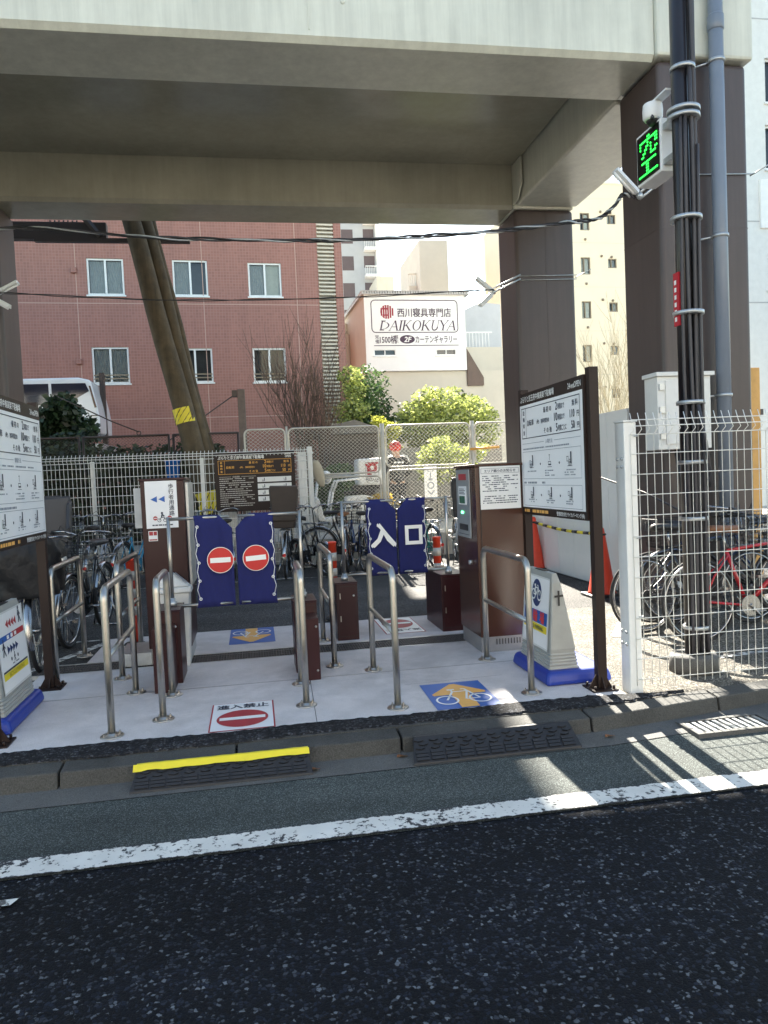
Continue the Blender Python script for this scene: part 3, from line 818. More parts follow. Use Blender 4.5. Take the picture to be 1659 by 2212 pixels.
fr = F((10.25, 16, 0), (1, 0, 0), (0, 0, 1))
off = thing('office_building', 'white panelled office building glimpsed beyond the brown column and downpipe', 'building', (15, 20, .5))
hol = [(1.76, 9.75, 3.6, 10.75), (1.74, 8.25, 3.6, 9.25), (1.74, 5.5, 3.6, 6.3), (1.78, 3.85, 3.6, 4.75)]
m = M(); wall_grid(m, fr, 1.2, .5, 9, 14, hol, .12); shell(m, fr, 1.2, .5, 9, 14, 3); m.build('wall', m_offw, off)
for i, h in enumerate(hol): window(off, fr, *h, m_alu, 'blind' if i > 1 else 'room', 'blind' if i else 'room', False, .05, .12)
m = M()
for z in (11.6, 7.05, 5.2): m.fbox(fr, 1.2, z, 9, z + .025, .001, .006)
m.build('joint_strip', m_hg, off)
m = M(); m.fbox(fr, 1.55, 6.9, 3.2, 8.0, .002, .06); m.build('sign_panel', m_white, off)
m = M(); m.text(fr, 'DK', 1.80, 7.42, .26, .064, bold=.03); m.text(fr, 'CA', 1.80, 7.1, .26, .064, bold=.03); m.build('lettering', mat('magenta_letters', (.42, .05, .25), .6, 0, 0), off)

# ------------------------------------------------------------------ unseen building added behind the viewer to bounce sunlight onto the girder
opp = thing('bounce_building', 'unseen beige building added across the street behind the viewer to bounce sunlight', 'building', (0, -14, 0))
fr = F((0, -11, 0), (-1, 0, 0), (0, 0, 1))
hol = [(-17 + 4 * i + .8, z, -17 + 4 * i + 2.9, z + 1.5) for i in range(9) for z in (1.0, 4.0, 6.9)]
m = M(); wall_grid(m, fr, -18, 0, 18, 8.9, hol, .12); shell(m, fr, -18, 0, 18, 8.9, 8); m.build('wall', mat('bounce_render', (.36, .33, .29), .8, 0, .06, 1), opp)
for h in hol: window(opp, fr, *h, m_alu, 'curtain', 'room', False, .06, .12)
# ------------------------------------------------------------------ stainless guard rails
def arc(c, r, a0, a1, u, v, n=6):
    c, u, v = Vector(c), Vector(u), Vector(v)
    return [c + u * (r * math.cos(rad(a0 + (a1 - a0) * i / n))) + v * (r * math.sin(rad(a0 + (a1 - a0) * i / n))) for i in range(n + 1)]
def rail(label, x, y0, y1, mid=True, top=.875):
    t = thing('guard_rail', label, 'guard rail', (0, 0, 0), 'stainless steel guard rails lining the cycle lanes')
    L = y1 - y0; r = .0212; R = .075
    path = [Vector((0, 0, .004)), Vector((0, 0, top * .5))] + arc((0, R, top - R - r), R, 180, 90, (0, 1, 0), (0, 0, 1)) + arc((0, L - R, top - R - r), R, 90, 0, (0, 1, 0), (0, 0, 1)) + [Vector((0, L, top * .5)), Vector((0, L, .004))]
    M().tube(path, r, 14).build('rail_tube', m_steel, t)
    if mid: M().tube([(0, r * .9, .46), (0, L - r * .9, .46)], .0165, 12).build('mid_bar', m_steel, t)
    for y in (0, L):
        m = M(); m.lathe([(.066, .0), (.066, .006), (.060, .0085), (.026, .0085), (.024, .02)], (0, y, 0), 24)
        for q in range(4):
            bx, by = .048 * math.cos(q * math.pi / 2 + .6), .048 * math.sin(q * math.pi / 2 + .6)
            m.lathe([(.008, .008), (.008, .016), (.004, .017), (.004, .026)], (bx, y + by, 0), 6, False)
        m.build('base_flange', m_steel, t)
    t.location = (x, y0, .132)
    return t
rail('stainless hoop rail behind the brown post of the pale sign board, beside the pedestrian way', -1.49, 5.86, 6.80)
rail('tall stainless hoop rail standing alone near the kerb between pedestrian way and exit lane', -.87, 4.52, 5.44)
rail('stainless hoop rail beside the red and white post and the tall brown pay cabinet', -1.03, 5.88, 6.85)
rail('short stainless hoop rail in front of the exit gate cabinet next to the white bin', -.61, 4.75, 5.29, False)
rail('short stainless hoop rail in front of the cabinet shared by exit lane and entrance lane', .265, 4.77, 5.29, False)
rail('stainless hoop rail next to the entrance gate cabinet, in front of a red banded post', .545, 5.71, 6.65)
rail('stainless hoop rail in mid slab crossing in front of the entrance banner', .81, 4.54, 5.50)
rail('stainless hoop rail in front of the brown ticket machine', 1.69, 4.58, 5.52)

# ------------------------------------------------------------------ flap gates with navy banners
def banner(par, fr, a0, a1, b0, b1, notch, seed):
    """cloth sleeve folded over the arms; notch: 'l' or 'r' inner top corner cut away"""
    n, k = 18, 14
    rr = random.Random(seed)
    p1, p2 = rr.random() * 6, rr.random() * 6
    front, back = [], []
    for i in range(n + 1):
        u = i / n
        inner = u if notch == 'r' else 1 - u
        bt = b1 - max(0, (inner - .66) / .34) * .105
        for j in range(k + 1):
            w = j / k
            b = b0 + (bt - b0) * w
            out = 1 - inner
            a = a0 + (a1 - a0) * u
            sc = .010 * abs(math.sin(w * math.pi * 5)) * max(0, 1 - inner * 4)
            a += sc * (1 if notch == 'r' else -1)
            wob = .012 * math.sin(u * 5 + p1) * (1 - w) + .006 * math.sin(u * 9 + w * 4 + p2)
            wob += .003 * math.sin(u * 23 + w * 9 + p1) + .006 * (1 - abs(w - .97) * 6 if w > .85 else 0)
            th = .020 * (1 - .75 * max(0, (w - .9) / .1))
            front.append(fr.pt(a, b, wob + th)); back.append(fr.pt(a, b, wob - th))
    m = M(); c = k + 1
    fs = [(i * c + j, (i + 1) * c + j, (i + 1) * c + j + 1, i * c + j + 1) for i in range(n) for j in range(k)]
    m.add(front + back, fs + [tuple(q + (n + 1) * c for q in reversed(f)) for f in fs], True)
    N0 = (n + 1) * c
    rim = [(i * c + k, (i + 1) * c + k, N0 + (i + 1) * c + k, N0 + i * c + k) for i in range(n)] + [((i + 1) * c, i * c, N0 + i * c, N0 + (i + 1) * c) for i in range(n)]
    rim += [(j, j + 1, N0 + j + 1, N0 + j) for j in range(k)] + [(n * c + j + 1, n * c + j, N0 + n * c + j, N0 + n * c + j + 1) for j in range(k)]
    m.f += rim; m.s += [True] * len(rim)
    bn = m.build('banner', m_navy, par)
    ao = a0 if notch == 'r' else a1
    s = 1 if notch == 'r' else -1
    cpts = []
    for i in range(5):
        b = b0 + (b1 - b0) * (.1 + .195 * i)
        p = fr.pt(ao + s * .028, b, .045)
        M().tube([p + fr.u * (.009 * math.cos(q * math.pi / 5)) + fr.v * (.009 * math.sin(q * math.pi / 5)) for q in range(10)], .0035, 6, closed=True).build('eyelet', m_white, bn)
        cpts += [fr.pt(ao + s * .026, b, .05), fr.pt(ao + s * (.008 + .006 * (i % 2)), b + (b1 - b0) * .1, .045)]
    M().tube(cpts[:-1], .003, 5).build('lacing_cord', m_white, bn)
    return bn
def flap_gate(label, x_post, y, z_top, cab, outer, b_edges, notch, seed, low=None):
    t = thing('flap_gate', label, 'gate', (x_post, y, .132), 'flap gates of the cycle lanes')
    x0, x1, y0, y1, zt = cab
    c = M(); c.box(x0, y0, .132, x1, y1, zt - .012).box(x0 - .004, y0 - .004, zt - .011, x1 + .004, y1 + .004, zt)
    cb = c.build('cabinet', m_maroon, t, bevel=.004)
    k = M()
    for z in (.3, .5): k.box(x0 + .03, y0 - .008, z, x0 + .038, y0 - .001, z + .05)
    k.build('hinge', m_steel, cb)
    fs_ = F((0, y0, 0), (1, 0, 0), (0, 0, 1))
    M().frame(fs_, x0 + .012, .165, x1 - .012, zt - .035, .0035, .0012).build('door_seam', m_black, cb)
    M().lathe([(.009, 0), (.009, .004), (.004, .005)], (x1 - .035, y0 - .001, zt - .12), 12, axis='y').build('lock', m_galv, cb)
    if low:
        a0, a1, c0, c1, zl = low
        M().box(a0, c0, .132, a1, c1, zl).build('sensor_box', m_maroon, t, bevel=.004)
        k = M(); 
        for z in (.2, zl - .06): k.lathe([(.009, .0), (.009, .006), (.004, .010)], (a1 - .02, c0, z), 10, axis='y')
        k.build('bolt', m_steel, t)
    M().lathe([(.032, zt), (.032, zt + .035), (.022, zt + .036), (.022, zt + .06)], (x_post, y, 0), 16).build('collar', m_galv, t)
    M().cyl((x_post, y, zt + .04), (x_post, y, z_top + .012), .0135, n=12).build('post', m_steel, t)
    a0, a1 = b_edges
    far = a1 if abs(a1 - x_post) > abs(a0 - x_post) else a0
    for z in (z_top - .005, z_top - .655):
        M().cyl((x_post, y - .001, z), (far + (.02 if far < x_post else -.02), y - .001, z), .0125, n=10).build('arm', m_steel, t)
    fr = F((0, y, 0), (1, 0, 0), (0, 0, 1))
    return t, banner(t, fr, a0, a1, z_top - .675, z_top + .012, notch, seed), fr
def no_entry(par, fr, a, b, r, d, ry=None, red=m_red):
    ry = ry or r
    m = M(); m.disc(fr, a, b, r * 1.05, d, ry * 1.05, 40); m.rect(fr, a - r * .80, b - ry * .2, a + r * .80, b + ry * .2, d + .004)
    m.build('emblem', m_white_ink, par)
    M().disc(fr, a, b, r, d + .002, ry, 40).build('emblem', red, par)
g1, bn, fr = flap_gate('exit lane gate by the white bin, navy banner with no entry disc', -.63, 5.8, 1.315, (-.735, -.565, 5.60, 5.95, .665), None, (-.45, -.17), 'r', 3, (-.735, -.60, 5.36, 5.596, .575))
no_entry(bn, fr, -.265, .99, .093, .046)
g2, bn, fr = flap_gate('exit lane gate nearer the middle, navy banner with no entry disc tilted', .335, 5.8, 1.315, (.25, .42, 5.60, 5.95, .665), None, (-.145, .145), 'l', 5, (.30, .41, 5.36, 5.596, .575))
no_entry(bn, F((0, 5.8, 0), (1, 0, .05), (-.05, 0, 1)), -.005 + .05, .99, .093, .046)
g3, bn, fr = flap_gate('entrance lane gate whose navy banner bears the white character 入', .77, 6.75, 1.345, (.67, .86, 6.60, 6.98, .645), None, (.985, 1.255), 'r', 7)
M().text(fr, '入', 1.13, .945, .235, .046, 'c', bold=.045).build('lettering', m_white_ink, bn)
g4, bn, fr = flap_gate('entrance lane gate whose navy banner bears the white character 口', 1.73, 6.75, 1.345, (1.63, 1.87, 6.64, 7.28, .65), None, (1.275, 1.535), 'l', 9)
M().frame(fr, 1.33, .935, 1.49, 1.11, .032, .046).build('lettering', m_white_ink, bn)

# ------------------------------------------------------------------ pay machines
t = thing('ticket_machine', 'tall brown ticket machine with a paper notice and a grey control panel', 'ticket machine', (1.9, 6.0, .132))
M().box(1.72, 5.74, .132, 2.08, 6.28, .255).build('plinth', mat('plinth_grey', (.27, .27, .28), .5, .3, .1, 8), t)
m_machine = mat('bronze_brown_enamel', (.062, .024, .015), .22, 0, .05, 3)
M().box(1.71, 5.72, .256, 2.09, 6.30, 1.60).box(1.70, 5.71, 1.601, 2.10, 6.31, 1.622).build('body', m_machine, t, bevel=.006)
m = M()
for i in range(9): m.box(1.84 + i * .024, 5.735, .19, 1.846 + i * .024, 5.739, .235)
m.build('vent', m_black, t)
fr = F((1.71, 6.30, 0), (0, -1, 0), (0, 0, 1))
pn = M().fbox(fr, .05, 1.03, .44, 1.585, .001, .012).build('control_panel', mat('panel_grey', (.30, .32, .34), .35, .3, .06, 8), t, bevel=.004)
M().fbox(fr, .15, 1.50, .36, 1.55, .013, .016).build('badge', m_dull_red, pn)
M().fbox(fr, .14, 1.30, .36, 1.45, .013, .018).build('label', m_board, pn)
M().fbox(fr, .17, 1.31, .33, 1.37, .019, .021).build('display', mat('lcd_green', (.06, .16, .08), .2, 0, 0), pn)
M().fbox(fr, .2, 1.225, .25, 1.245, .013, .018).build('button', mat('lit_green_button', (.1, .6, .2), .3, 0, 0, emit=(.1, 1, .3), emit_s=1.5), pn)
M().fbox(fr, .13, 1.09, .37, 1.14, .013, .016).build('ticket_slot', m_black, pn)
m = M()
for i in range(4): m.rect(fr, .16, 1.385 + i * .013, .34 - .03 * (i % 2), 1.391 + i * .013, .0185)
m.rect(fr, .1, 1.055, .4, 1.06, .0135); m.build('small_lettering', m_ink, pn)
M().cyl(fr.pt(.42, .84, .0), fr.pt(.42, .84, .03), .018, n=12).build('lock', m_galv, t)
M().box(1.742, 5.714, .3, 1.746, 5.719, 1.6).build('door_seam', m_black, t)
fr = F((0, 5.72, 0), (1, 0, 0), (0, 0, 1))
np_ = M().fbox(fr, 1.745, 1.265, 2.075, 1.60, .004, .006).build('notice', m_paper, t)
M().frame(fr, 1.755, 1.545, 2.065, 1.585, .002, .007).text(fr, 'エリア縮小のお知らせ', 1.91, 1.555, .026, .007, 'c', bold=.03).build('lettering', m_ink, np_)
def print_rows(m, fr, a0, a1, b, n, step, h, d, seed=1, fill=.78):
    """illegible rows of small print"""
    r = random.Random(seed)
    for i in range(n):
        x = a0; end = a1 - (a1 - a0) * (r.random() * .35 if i % 2 else 0)
        while x < end:
            w = h * (1 + r.random() * 3)
            if r.random() < fill: m.rect(fr, x, b - i * step, min(x + w, end), b - i * step + h, d)
            x += w + h * .45
    return m
print_rows(print_rows(M(), fr, 1.765, 2.055, 1.52, 8, .0165, .007, .007, 4), fr, 1.765, 2.05, 1.362, 4, .017, .007, .007, 8).build('small_lettering', m_ink, np_)

t = thing('pay_cabinet', 'tall maroon cabinet with a white pedestrian passage sign and blue arrows', 'cabinet', (-.72, 6.55, .132))
M().box(-.865, 6.28, .132, -.56, 6.82, .26).box(-1.12, 6.26, .132, -.866, 6.7, .235).build('plinth', m_galv, t)
M().box(-.88, 6.25, .261, -.545, 6.85, 1.60).box(-.89, 6.24, 1.601, -.535, 6.86, 1.622).build('body', m_maroon, t, bevel=.005)
M().box(-.543, 6.3, .75, -.515, 6.8, 1.58).build('side_panel', m_galv, t, bevel=.006)
m_swh = m_board
M().box(-.97, 6.5, 1.22, -.884, 6.53, 1.55).build('side_plate', m_offw, t)
fr = F((0, 6.25, 0), (1, 0, 0), (0, 0, 1))
sg = M().fbox(fr, -.845, 1.225, -.60, 1.60, .002, .006).build('sign', m_board, t)
m = M(); m.textv(fr, '歩行者用通路', -.645, 1.54, .042, .043, .008, .02)
print_rows(m, fr, -.80, -.64, 1.245, 1, .02, .010, .008, 3, .9)
m.build('lettering', m_ink, sg)
m = M()
for a in (-.805, -.745): m.flat(fr, [(a, 1.455), (a + .05, 1.43), (a + .05, 1.48)], .008)
m.build('arrow', m_blue, sg)
m = M()
for a in (-.775, -.665): m.disc(fr, a, 1.305, .017, .008, n=16)
m.build('emblem', m_dull_red, sg)
m = M()
for a in (-.775, -.665): m.rect(fr, a - .012, 1.302, a + .012, 1.308, .009)
m.build('emblem_bar', m_white_ink, sg)
m = M()
for a in (-.745, -.70): m.ring(fr, a, 1.288, .011, .015, .008, n=12)
m.stroke(fr, [(-.745, 1.288), (-.728, 1.31), (-.705, 1.31), (-.70, 1.288)], .005, .008); m.stroke(fr, [(-.728, 1.31), (-.722, 1.335), (-.705, 1.318)], .010, .008); m.disc(fr, -.722, 1.345, .009, .008, n=12)
m.build('pictogram', m_ink, sg)
st = M().fbox(fr, -.835, 1.125, -.765, 1.205, .002, .004).build('sticker', m_board, t)
m = M(); m.rect(fr, -.83, 1.17, -.80, 1.20, .005); m.rect(fr, -.795, 1.17, -.77, 1.20, .005); m.rect(fr, -.83, 1.13, -.77, 1.14, .005); m.build('sticker_lettering', m_dull_red, st)

# ------------------------------------------------------------------ waste bin
t = thing('waste_bin', 'white plastic waste bin with a sloping hooded lid beside the exit gate', 'bin', (-.64, 6.2, .132))
x0, x1, y0, y1 = -.77, -.53, 6.08, 6.235
m = M(); m.hexa([(x0 + .025, y0 + .02, .132), (x1 - .025, y0 + .02, .132), (x1 - .025, y1, .132), (x0 + .025, y1, .132)], [(x0, y0, .72), (x1, y0, .72), (x1, y1 + .01, .72), (x0, y1 + .01, .72)])
m.build('body', m_offw, t, bevel=.012)
m = M(); m.hexa([(x0 - .02, y0 - .02, .721), (x1 + .02, y0 - .02, .721), (x1 + .02, y1 + .02, .721), (x0 - .02, y1 + .02, .721)], [(x0 - .01, y0 - .01, .765), (x1 + .01, y0 - .01, .765), (x1 + .01, y1 + .01, .765), (x0 - .01, y1 + .01, .765)])
m.hexa([(x0, y0, .766), (x1, y0, .766), (x1, y1, .766), (x0, y1, .766)], [(x0 + .02, y0 + .05, .875), (x0 + .11, y0 + .05, .875), (x0 + .11, y1 - .02, .875), (x0 + .02, y1 - .02, .875)])
ld = m.build('lid', m_offw, t, bevel=.012)
M().hexa([(x0 + .125, y0 + .035, .866), (x1 - .03, y0 + .02, .785), (x1 - .03, y1 - .015, .785), (x0 + .125, y1 - .03, .866)], [(x0 + .13, y0 + .035, .872), (x1 - .025, y0 + .02, .791), (x1 - .025, y1 - .015, .791), (x0 + .13, y1 - .03, .872)]).build('flap', mat('flap_grey', (.42, .43, .45), .3, 0, .05), ld)

# ------------------------------------------------------------------ lane posts
m_refl = mat('reflective_band', (.50, .46, .40), .35, .2, .1, 20)
def lane_post(label, x, y, h=.80):
    t = thing('lane_post', label, 'delineator post', (0, 0, 0), 'red lane posts with pale bands')
    M().lathe([(.10, 0), (.10, .012), (.085, .03), (.045, .04)], n=20).build('base', m_black, t)
    M().lathe([(.040, .04), (.040, h - .02), (.044, h - .02), (.044, h - .005), (.03, h)], n=20).build('post', m_conered, t)
    for z in (h - .20, h - .36, h - .52):
        M().lathe([(.0415, z), (.0415, z + .085)], n=20).build('band', m_refl, t)
    t.location = (x, y, .12)
    return t
lane_post('red post with pale bands in the shade beside the maroon pay cabinet', -1.13, 7.15)
lane_post('red post with pale bands behind the stainless rail at the first entrance cabinet', .77, 7.75)
lane_post('red post with pale bands by the sunlit bicycles and the right entrance cabinet', 1.84, 7.62)

# ------------------------------------------------------------------ price boards
def bike_icon(m, fr, a, b, s, d, w=.06):
    m.ring(fr, a - .55 * s, b, .30 * s, .30 * s + w * s, d, n=20); m.ring(fr, a + .55 * s, b, .30 * s, .30 * s + w * s, d, n=20)
    m.stroke(fr, [(a - .55 * s, b), (a - .25 * s, b + .52 * s), (a + .30 * s, b + .50 * s), (a - .08 * s, b), (a - .55 * s, b)], w * s, d)
    m.stroke(fr, [(a + .55 * s, b), (a + .27 * s, b + .68 * s), (a + .12 * s, b + .68 * s)], w * s, d)
    m.stroke(fr, [(a - .08 * s, b), (a - .30 * s, b + .66 * s)], w * s, d); m.stroke(fr, [(a - .42 * s, b + .68 * s), (a - .16 * s, b + .68 * s)], w * 1.6 * s, d)
    return m
def price_block(m, fr, a0, b0, w, h, d, sx=1.0):
    m.frame(fr, a0, b0, a0 + w, b0 + h, .006, d)
    m.rect(fr, a0 + .085 * w, b0, a0 + .085 * w + .004, b0 + h, d)
    m.textv(fr, '駐輪料金', a0 + .044 * w, b0 + h * .78, h * .16, h * .215, d, .03)
    s = h * .265
    for i, (l, mid, big, post, r) in enumerate((('', '最 初 の', '2', '時間まで', '無 料'), ('自転車', '無料時間含め', '10', '時間まで', '110円'), ('', 'そ の 後', '5', '時間ごとに', '50円'))):
        b = b0 + h * (.73 - .315 * i)
        if l:
            m.text(fr, l, a0 + .11 * w, b, s * .78, d, sx=sx, bold=.02); bike_icon(m, fr, a0 + .315 * w, b + s * .16, s * .45, d, .12)
        m.text(fr, mid, a0 + (.37 if l else .42) * w, b, s * (.60 if l else .7), d, sx=sx * (.72 if l else 1), bold=.02)
        m.text(fr, big, a0 + .655 * w, b - .004, s * 1.28, d, 'r', sx=sx * .9, bold=.02)
        m.text(fr, post, a0 + .665 * w, b, s * .70, d, sx=sx * .68, bold=.02)
        m.text(fr, r[:-1] if i else r, a0 + (.92 if i else .97) * w, b - (.003 if i else 0), s * (1.20 if i else .74), d, 'r', sx=sx * (.78 if i else .9), bold=.02)
        if i: m.text(fr, '円', a0 + .985 * w, b, s * .72, d, 'r', sx=sx * .9, bold=.02)
    return m
def machine_icon(m, fr, a, b, s, d, k):
    if k != 1: m.rect(fr, a + .1 * s, b + .15 * s, a + .30 * s, b + .95 * s, d)
    if k == 0: m.ring(fr, a - .25 * s, b + .15 * s, .12 * s, .17 * s, d, n=12); m.ring(fr, a - .02 * s, b + .15 * s, .12 * s, .17 * s, d, n=12); m.stroke(fr, [(a - .25 * s, b + .15 * s), (a - .15 * s, b + .5 * s), (a + .0 * s, b + .45 * s)], .04 * s, d); m.stroke(fr, [(a - .4 * s, b), (a - .4 * s, b + .55 * s), (a - .22 * s, b + .55 * s)], .04 * s, d)
    if k == 1: m.rect(fr, a - .25 * s, b + .12 * s, a + .3 * s, b + .17 * s, d); m.frame(fr, a - .25 * s, b + .17 * s, a + .25 * s, b + .4 * s, .04 * s, d); m.stroke(fr, [(a, b + .5 * s), (a, b + .8 * s)], .05 * s, d); m.stroke(fr, [(a - .1 * s, b + .85 * s), (a + .1 * s, b + .85 * s)], .05 * s, d)
    if k == 2: m.frame(fr, a - .5 * s, b + .3 * s, a - .2 * s, b + .65 * s, .04 * s, d); m.ring(fr, a - .12 * s, b + .15 * s, .11 * s, .15 * s, d, n=12); m.ring(fr, a + .12 * s, b + .15 * s, .11 * s, .15 * s, d, n=12); m.stroke(fr, [(a - .12 * s, b + .15 * s), (a - .05 * s, b + .45 * s), (a + .08 * s, b + .4 * s)], .04 * s, d)
    m.stroke(fr, [(a - .4 * s, b), (a + .4 * s, b)], .03 * s, d)
    return m
def price_board(label, fr, W, heading, seed):
    """a board on two posts; fr runs from post to post, b is height above the road"""
    t = thing('price_board', label, 'sign board', fr.pt(W / 2, .13, -.03))
    for a in (-.03, W + .03):
        m = M(); m.fbox(fr, a - .03, .138, a + .03, 2.19, -.075, -.015)
        p = m.build('post', m_dkbrown, t)
        k = M(); k.fbox(fr, a - .085, .132, a + .085, .142, -.125, .045)
        for s1 in (-1, 1):
            k.prism([fr.pt(a + s1 * .023, .143, -.036), fr.pt(a + s1 * .075, .143, -.036), fr.pt(a + s1 * .023, .23, -.036)], fr.n * -.008)
            k.prism([fr.pt(a - .004, .143, -.04 + s1 * .026), fr.pt(a - .004, .143, -.04 + s1 * .078), fr.pt(a - .004, .23, -.04 + s1 * .026)], fr.u * .008)
            for s2 in (-1, 1): k.cyl(fr.pt(a + s1 * .062, .142, -.04 + s2 * .062), fr.pt(a + s1 * .062, .165, -.04 + s2 * .062), .008, n=6)
        k.build('base_plate', m_dkbrown, p)
    b0, b1 = 1.215, 2.15
    bd = M().fbox(fr, -.005, b0, W + .005, b1, -.014, .0).build('panel', m_dkbrown, t)
    M().rect(fr, .012, b0 + .058, W - .012, b1 - .092, .002).build('sheet', m_board, bd)
    m = M(); m.text(fr, 'ぶらりと京王府中東高架下駐輪場', .03, b1 - .068, .052, .003, sx=.86, bold=.015)
    m.text(fr, '24', W - .235, b1 - .066, .055, .003, sx=.8, bold=.01); m.text(fr, '時間', W - .185, b1 - .066, .03, .003, bold=.01); m.text(fr, 'OPEN', W - .03, b1 - .066, .055, .003, 'r', sx=.75, bold=.01)
    m.text(fr, '管理運営会社 サイカパーキング(株)', W - .03, b0 + .016, .032, .003, 'r', sx=.9, bold=.015)
    m.build('heading_lettering', m_white_ink, bd)
    m = M(); print_rows(m, fr, .05, W * .45, b0 + .02, 1, .02, .022, .003, seed); m.build('contact_lettering', m_orange, bd)
    m = M(); price_block(m, fr, .05, 1.80, W - .10, .235, .0045, .98); m.build('price_lettering', m_ink, bd)
    m = M(); m.rect(fr, .05, 1.76, W * .42, 1.763, .0045); m.rect(fr, W * .58, 1.76, W - .05, 1.763, .0045); m.text(fr, heading, W / 2, 1.748, .034, .0045, 'c', bold=.01)
    print_rows(m, fr, .06, W * .8, 1.715, 1, .02, .010, .0045, seed, .9)
    m.frame(fr, .05, 1.49, W - .05, 1.70, .003, .0045); m.frame(fr, .05, 1.285, W - .05, 1.445, .003, .0045)
    print_rows(m, fr, .06, W * .42, 1.455, 1, .02, .014, .0045, seed + 1, .9)
    m.build('diagram_frame', m_grey_ink, bd)
    m = M()
    for i in range(3):
        a = W * (.2 + .3 * i)
        machine_icon(m, fr, a, 1.575, .10, .0045, i); machine_icon(m, fr, a, 1.345, .09, .0045, (0, 2, 2)[i])
        if i < 2:
            m.disc(fr, a + W * .15, 1.60, .009, .0045, n=12); m.disc(fr, a + W * .15, 1.37, .009, .0045, n=12)
    m.build('diagram_print', m_ink, bd)
    m = M()
    for i in range(3):
        a = W * (.2 + .3 * i)
        print_rows(m, fr, a - .09, a + .09, 1.545, 3 if i else 1, .017, .008, .0045, seed + i); print_rows(m, fr, a - .08, a + .08, 1.33, 2, .016, .008, .0045, seed + 5 + i)
    m.build('small_lettering', m_grey_ink, bd)
    return t
price_board('price board in full view on two brown posts beside the ticket machine', F((2.10, 5.74, 0), (0, -1, 0), (0, 0, 1)), 1.17, '入場方法', 21)
price_board('price board cut off by the frame, on two posts above the pedestrian stand sign', F((-1.47, 4.60, 0), (0, 1, 0), (0, 0, 1)), 1.15, '退場方法', 31)
# brown board wired to the rear mesh fence
t = thing('rules_board', 'dark brown parking rules board with orange prices fixed to the white mesh fence', 'sign board', (.04, 12.62, 1.1))
fr = F((-.60, 12.62, 0), (1, 0, 0), (0, 0, 1)); W = 1.30
bd = M().fbox(fr, 0, 1.10, W, 2.06, -.02, 0).build('panel', m_dkbrown, t)
m = M(); m.text(fr, 'ぶらりと京王府中東高架下駐輪場', .06, 1.955, .062, .003, sx=.80, bold=.03); m.text(fr, '24時間', W - .06, 2.0, .038, .003, 'r', bold=.03); m.text(fr, 'OPEN', W - .06, 1.955, .048, .003, 'r', sx=.8, bold=.03); m.build('heading_lettering', m_white_ink, bd)
price_block(M(), fr, .06, 1.71, W - .12, .225, .003, .98).build('price_lettering', m_orange_ink, bd)
m = M(); m.rect(fr, .07, 1.665, .26, 1.67, .003); m.rect(fr, .42, 1.665, .66, 1.67, .003); m.text(fr, '利用規約', .34, 1.655, .03, .003, 'c', bold=.02)
print_rows(m, fr, .07, .62, 1.63, 14, .034, .012, .003, 12, .9); m.build('small_lettering', mat('pale_print', (.55, .52, .48), .6, 0, 0), bd)
for i in range(4):
    p = M().fbox(fr, .68, 1.565 - i * .105, W - .07, 1.645 - i * .105, .001, .004).build('diagram', m_paper, bd)
    machine_icon(machine_icon(M(), fr, .78, 1.575 - i * .105, .06, .006, 0), fr, 1.13, 1.575 - i * .105, .06, .006, 2).build('pictogram', m_ink, p)

# ------------------------------------------------------------------ stand signs on blue bases
def stand_sign(label, cx, y0, y1, side):
    """side -1 faces -x, +1 faces +x"""
    t = thing('stand_sign', label, 'stand sign', (cx, (y0 + y1) / 2, .132), 'grey plastic stand signs on blue bases')
    m = M(); m.hexa([(cx - .235, y0, .133), (cx + .235, y0, .133), (cx + .235, y1, .133), (cx - .235, y1, .133)], [(cx - .215, y0 + .02, .225), (cx + .215, y0 + .02, .225), (cx + .215, y1 - .02, .225), (cx - .215, y1 - .02, .225)])
    m.build('base', m_bluebase, t, bevel=.03, seg=3)
    ya, yb = y0 + .075, y1 - .075
    # upright sign face on one long side, back sloping away from it
    m = M(); zs = [(.226, -.185, .030, 0)]
    for i in range(5): zs += [(.235 + i * .022, -.185 + i * .002, .028 - i * .004, 0), (.243 + i * .022, -.178 + i * .002, .020 - i * .004, .006), (.247 + i * .022, -.178 + i * .002, .020 - i * .004, .006)]
    zs += [(.36, -.172, .008, .0), (.60, -.152, -.035, .012), (.80, -.137, -.072, .03), (.86, -.125, -.088, .05)]
    P4 = lambda q: [(cx - side * q[1], ya + q[3], q[0]), (cx - side * q[2], ya + q[3], q[0]), (cx - side * q[2], yb - q[3], q[0]), (cx - side * q[1], yb - q[3], q[0])]
    FC = [(0, 1, 5, 4), (1, 2, 6, 5), (2, 3, 7, 6), (3, 0, 4, 7)]
    if side > 0: FC = [tuple(reversed(f)) for f in FC]
    for q, q2 in zip(zs, zs[1:]):
        q2 = (max(q2[0], q[0] + .002),) + tuple(q2[1:])
        m.add(P4(q) + P4(q2), FC)
    m.poly(P4(zs[-1]) if side < 0 else P4(zs[-1])[::-1])
    bd = m.build('body', mat('stand_grey', (.34, .35, .335), .5, 0, .07, 9), t, bevel=.012)
    M().box(cx + side * .123, (ya + yb) / 2 - .08, .855, cx + side * .09, (ya + yb) / 2 + .08, .866).build('grip', m_black, bd)
    slope = Vector((-side * (.172 - .137), 0, .80 - .36)).normalized()
    fr = F((cx + side * .172, ya + .05 if side > 0 else yb - .05, .36), (0, side, 0), slope)
    fr.o += fr.n * .004
    W, H = (yb - ya) - .10, .455
    fc = M().fbox(fr, 0, -.01, W, H, -.003, .002).build('face', m_board, bd)
    M().frame(fr, -.012, -.022, W + .012, H + .012, .012, .003).build('face_frame', m_offw, bd)
    return t, fc, fr, W, H
t, fc, fr, W, H = stand_sign('stand sign with a cycle in a navy oval, marked with a small black cross', 2.06, 4.66, 5.36, -1)
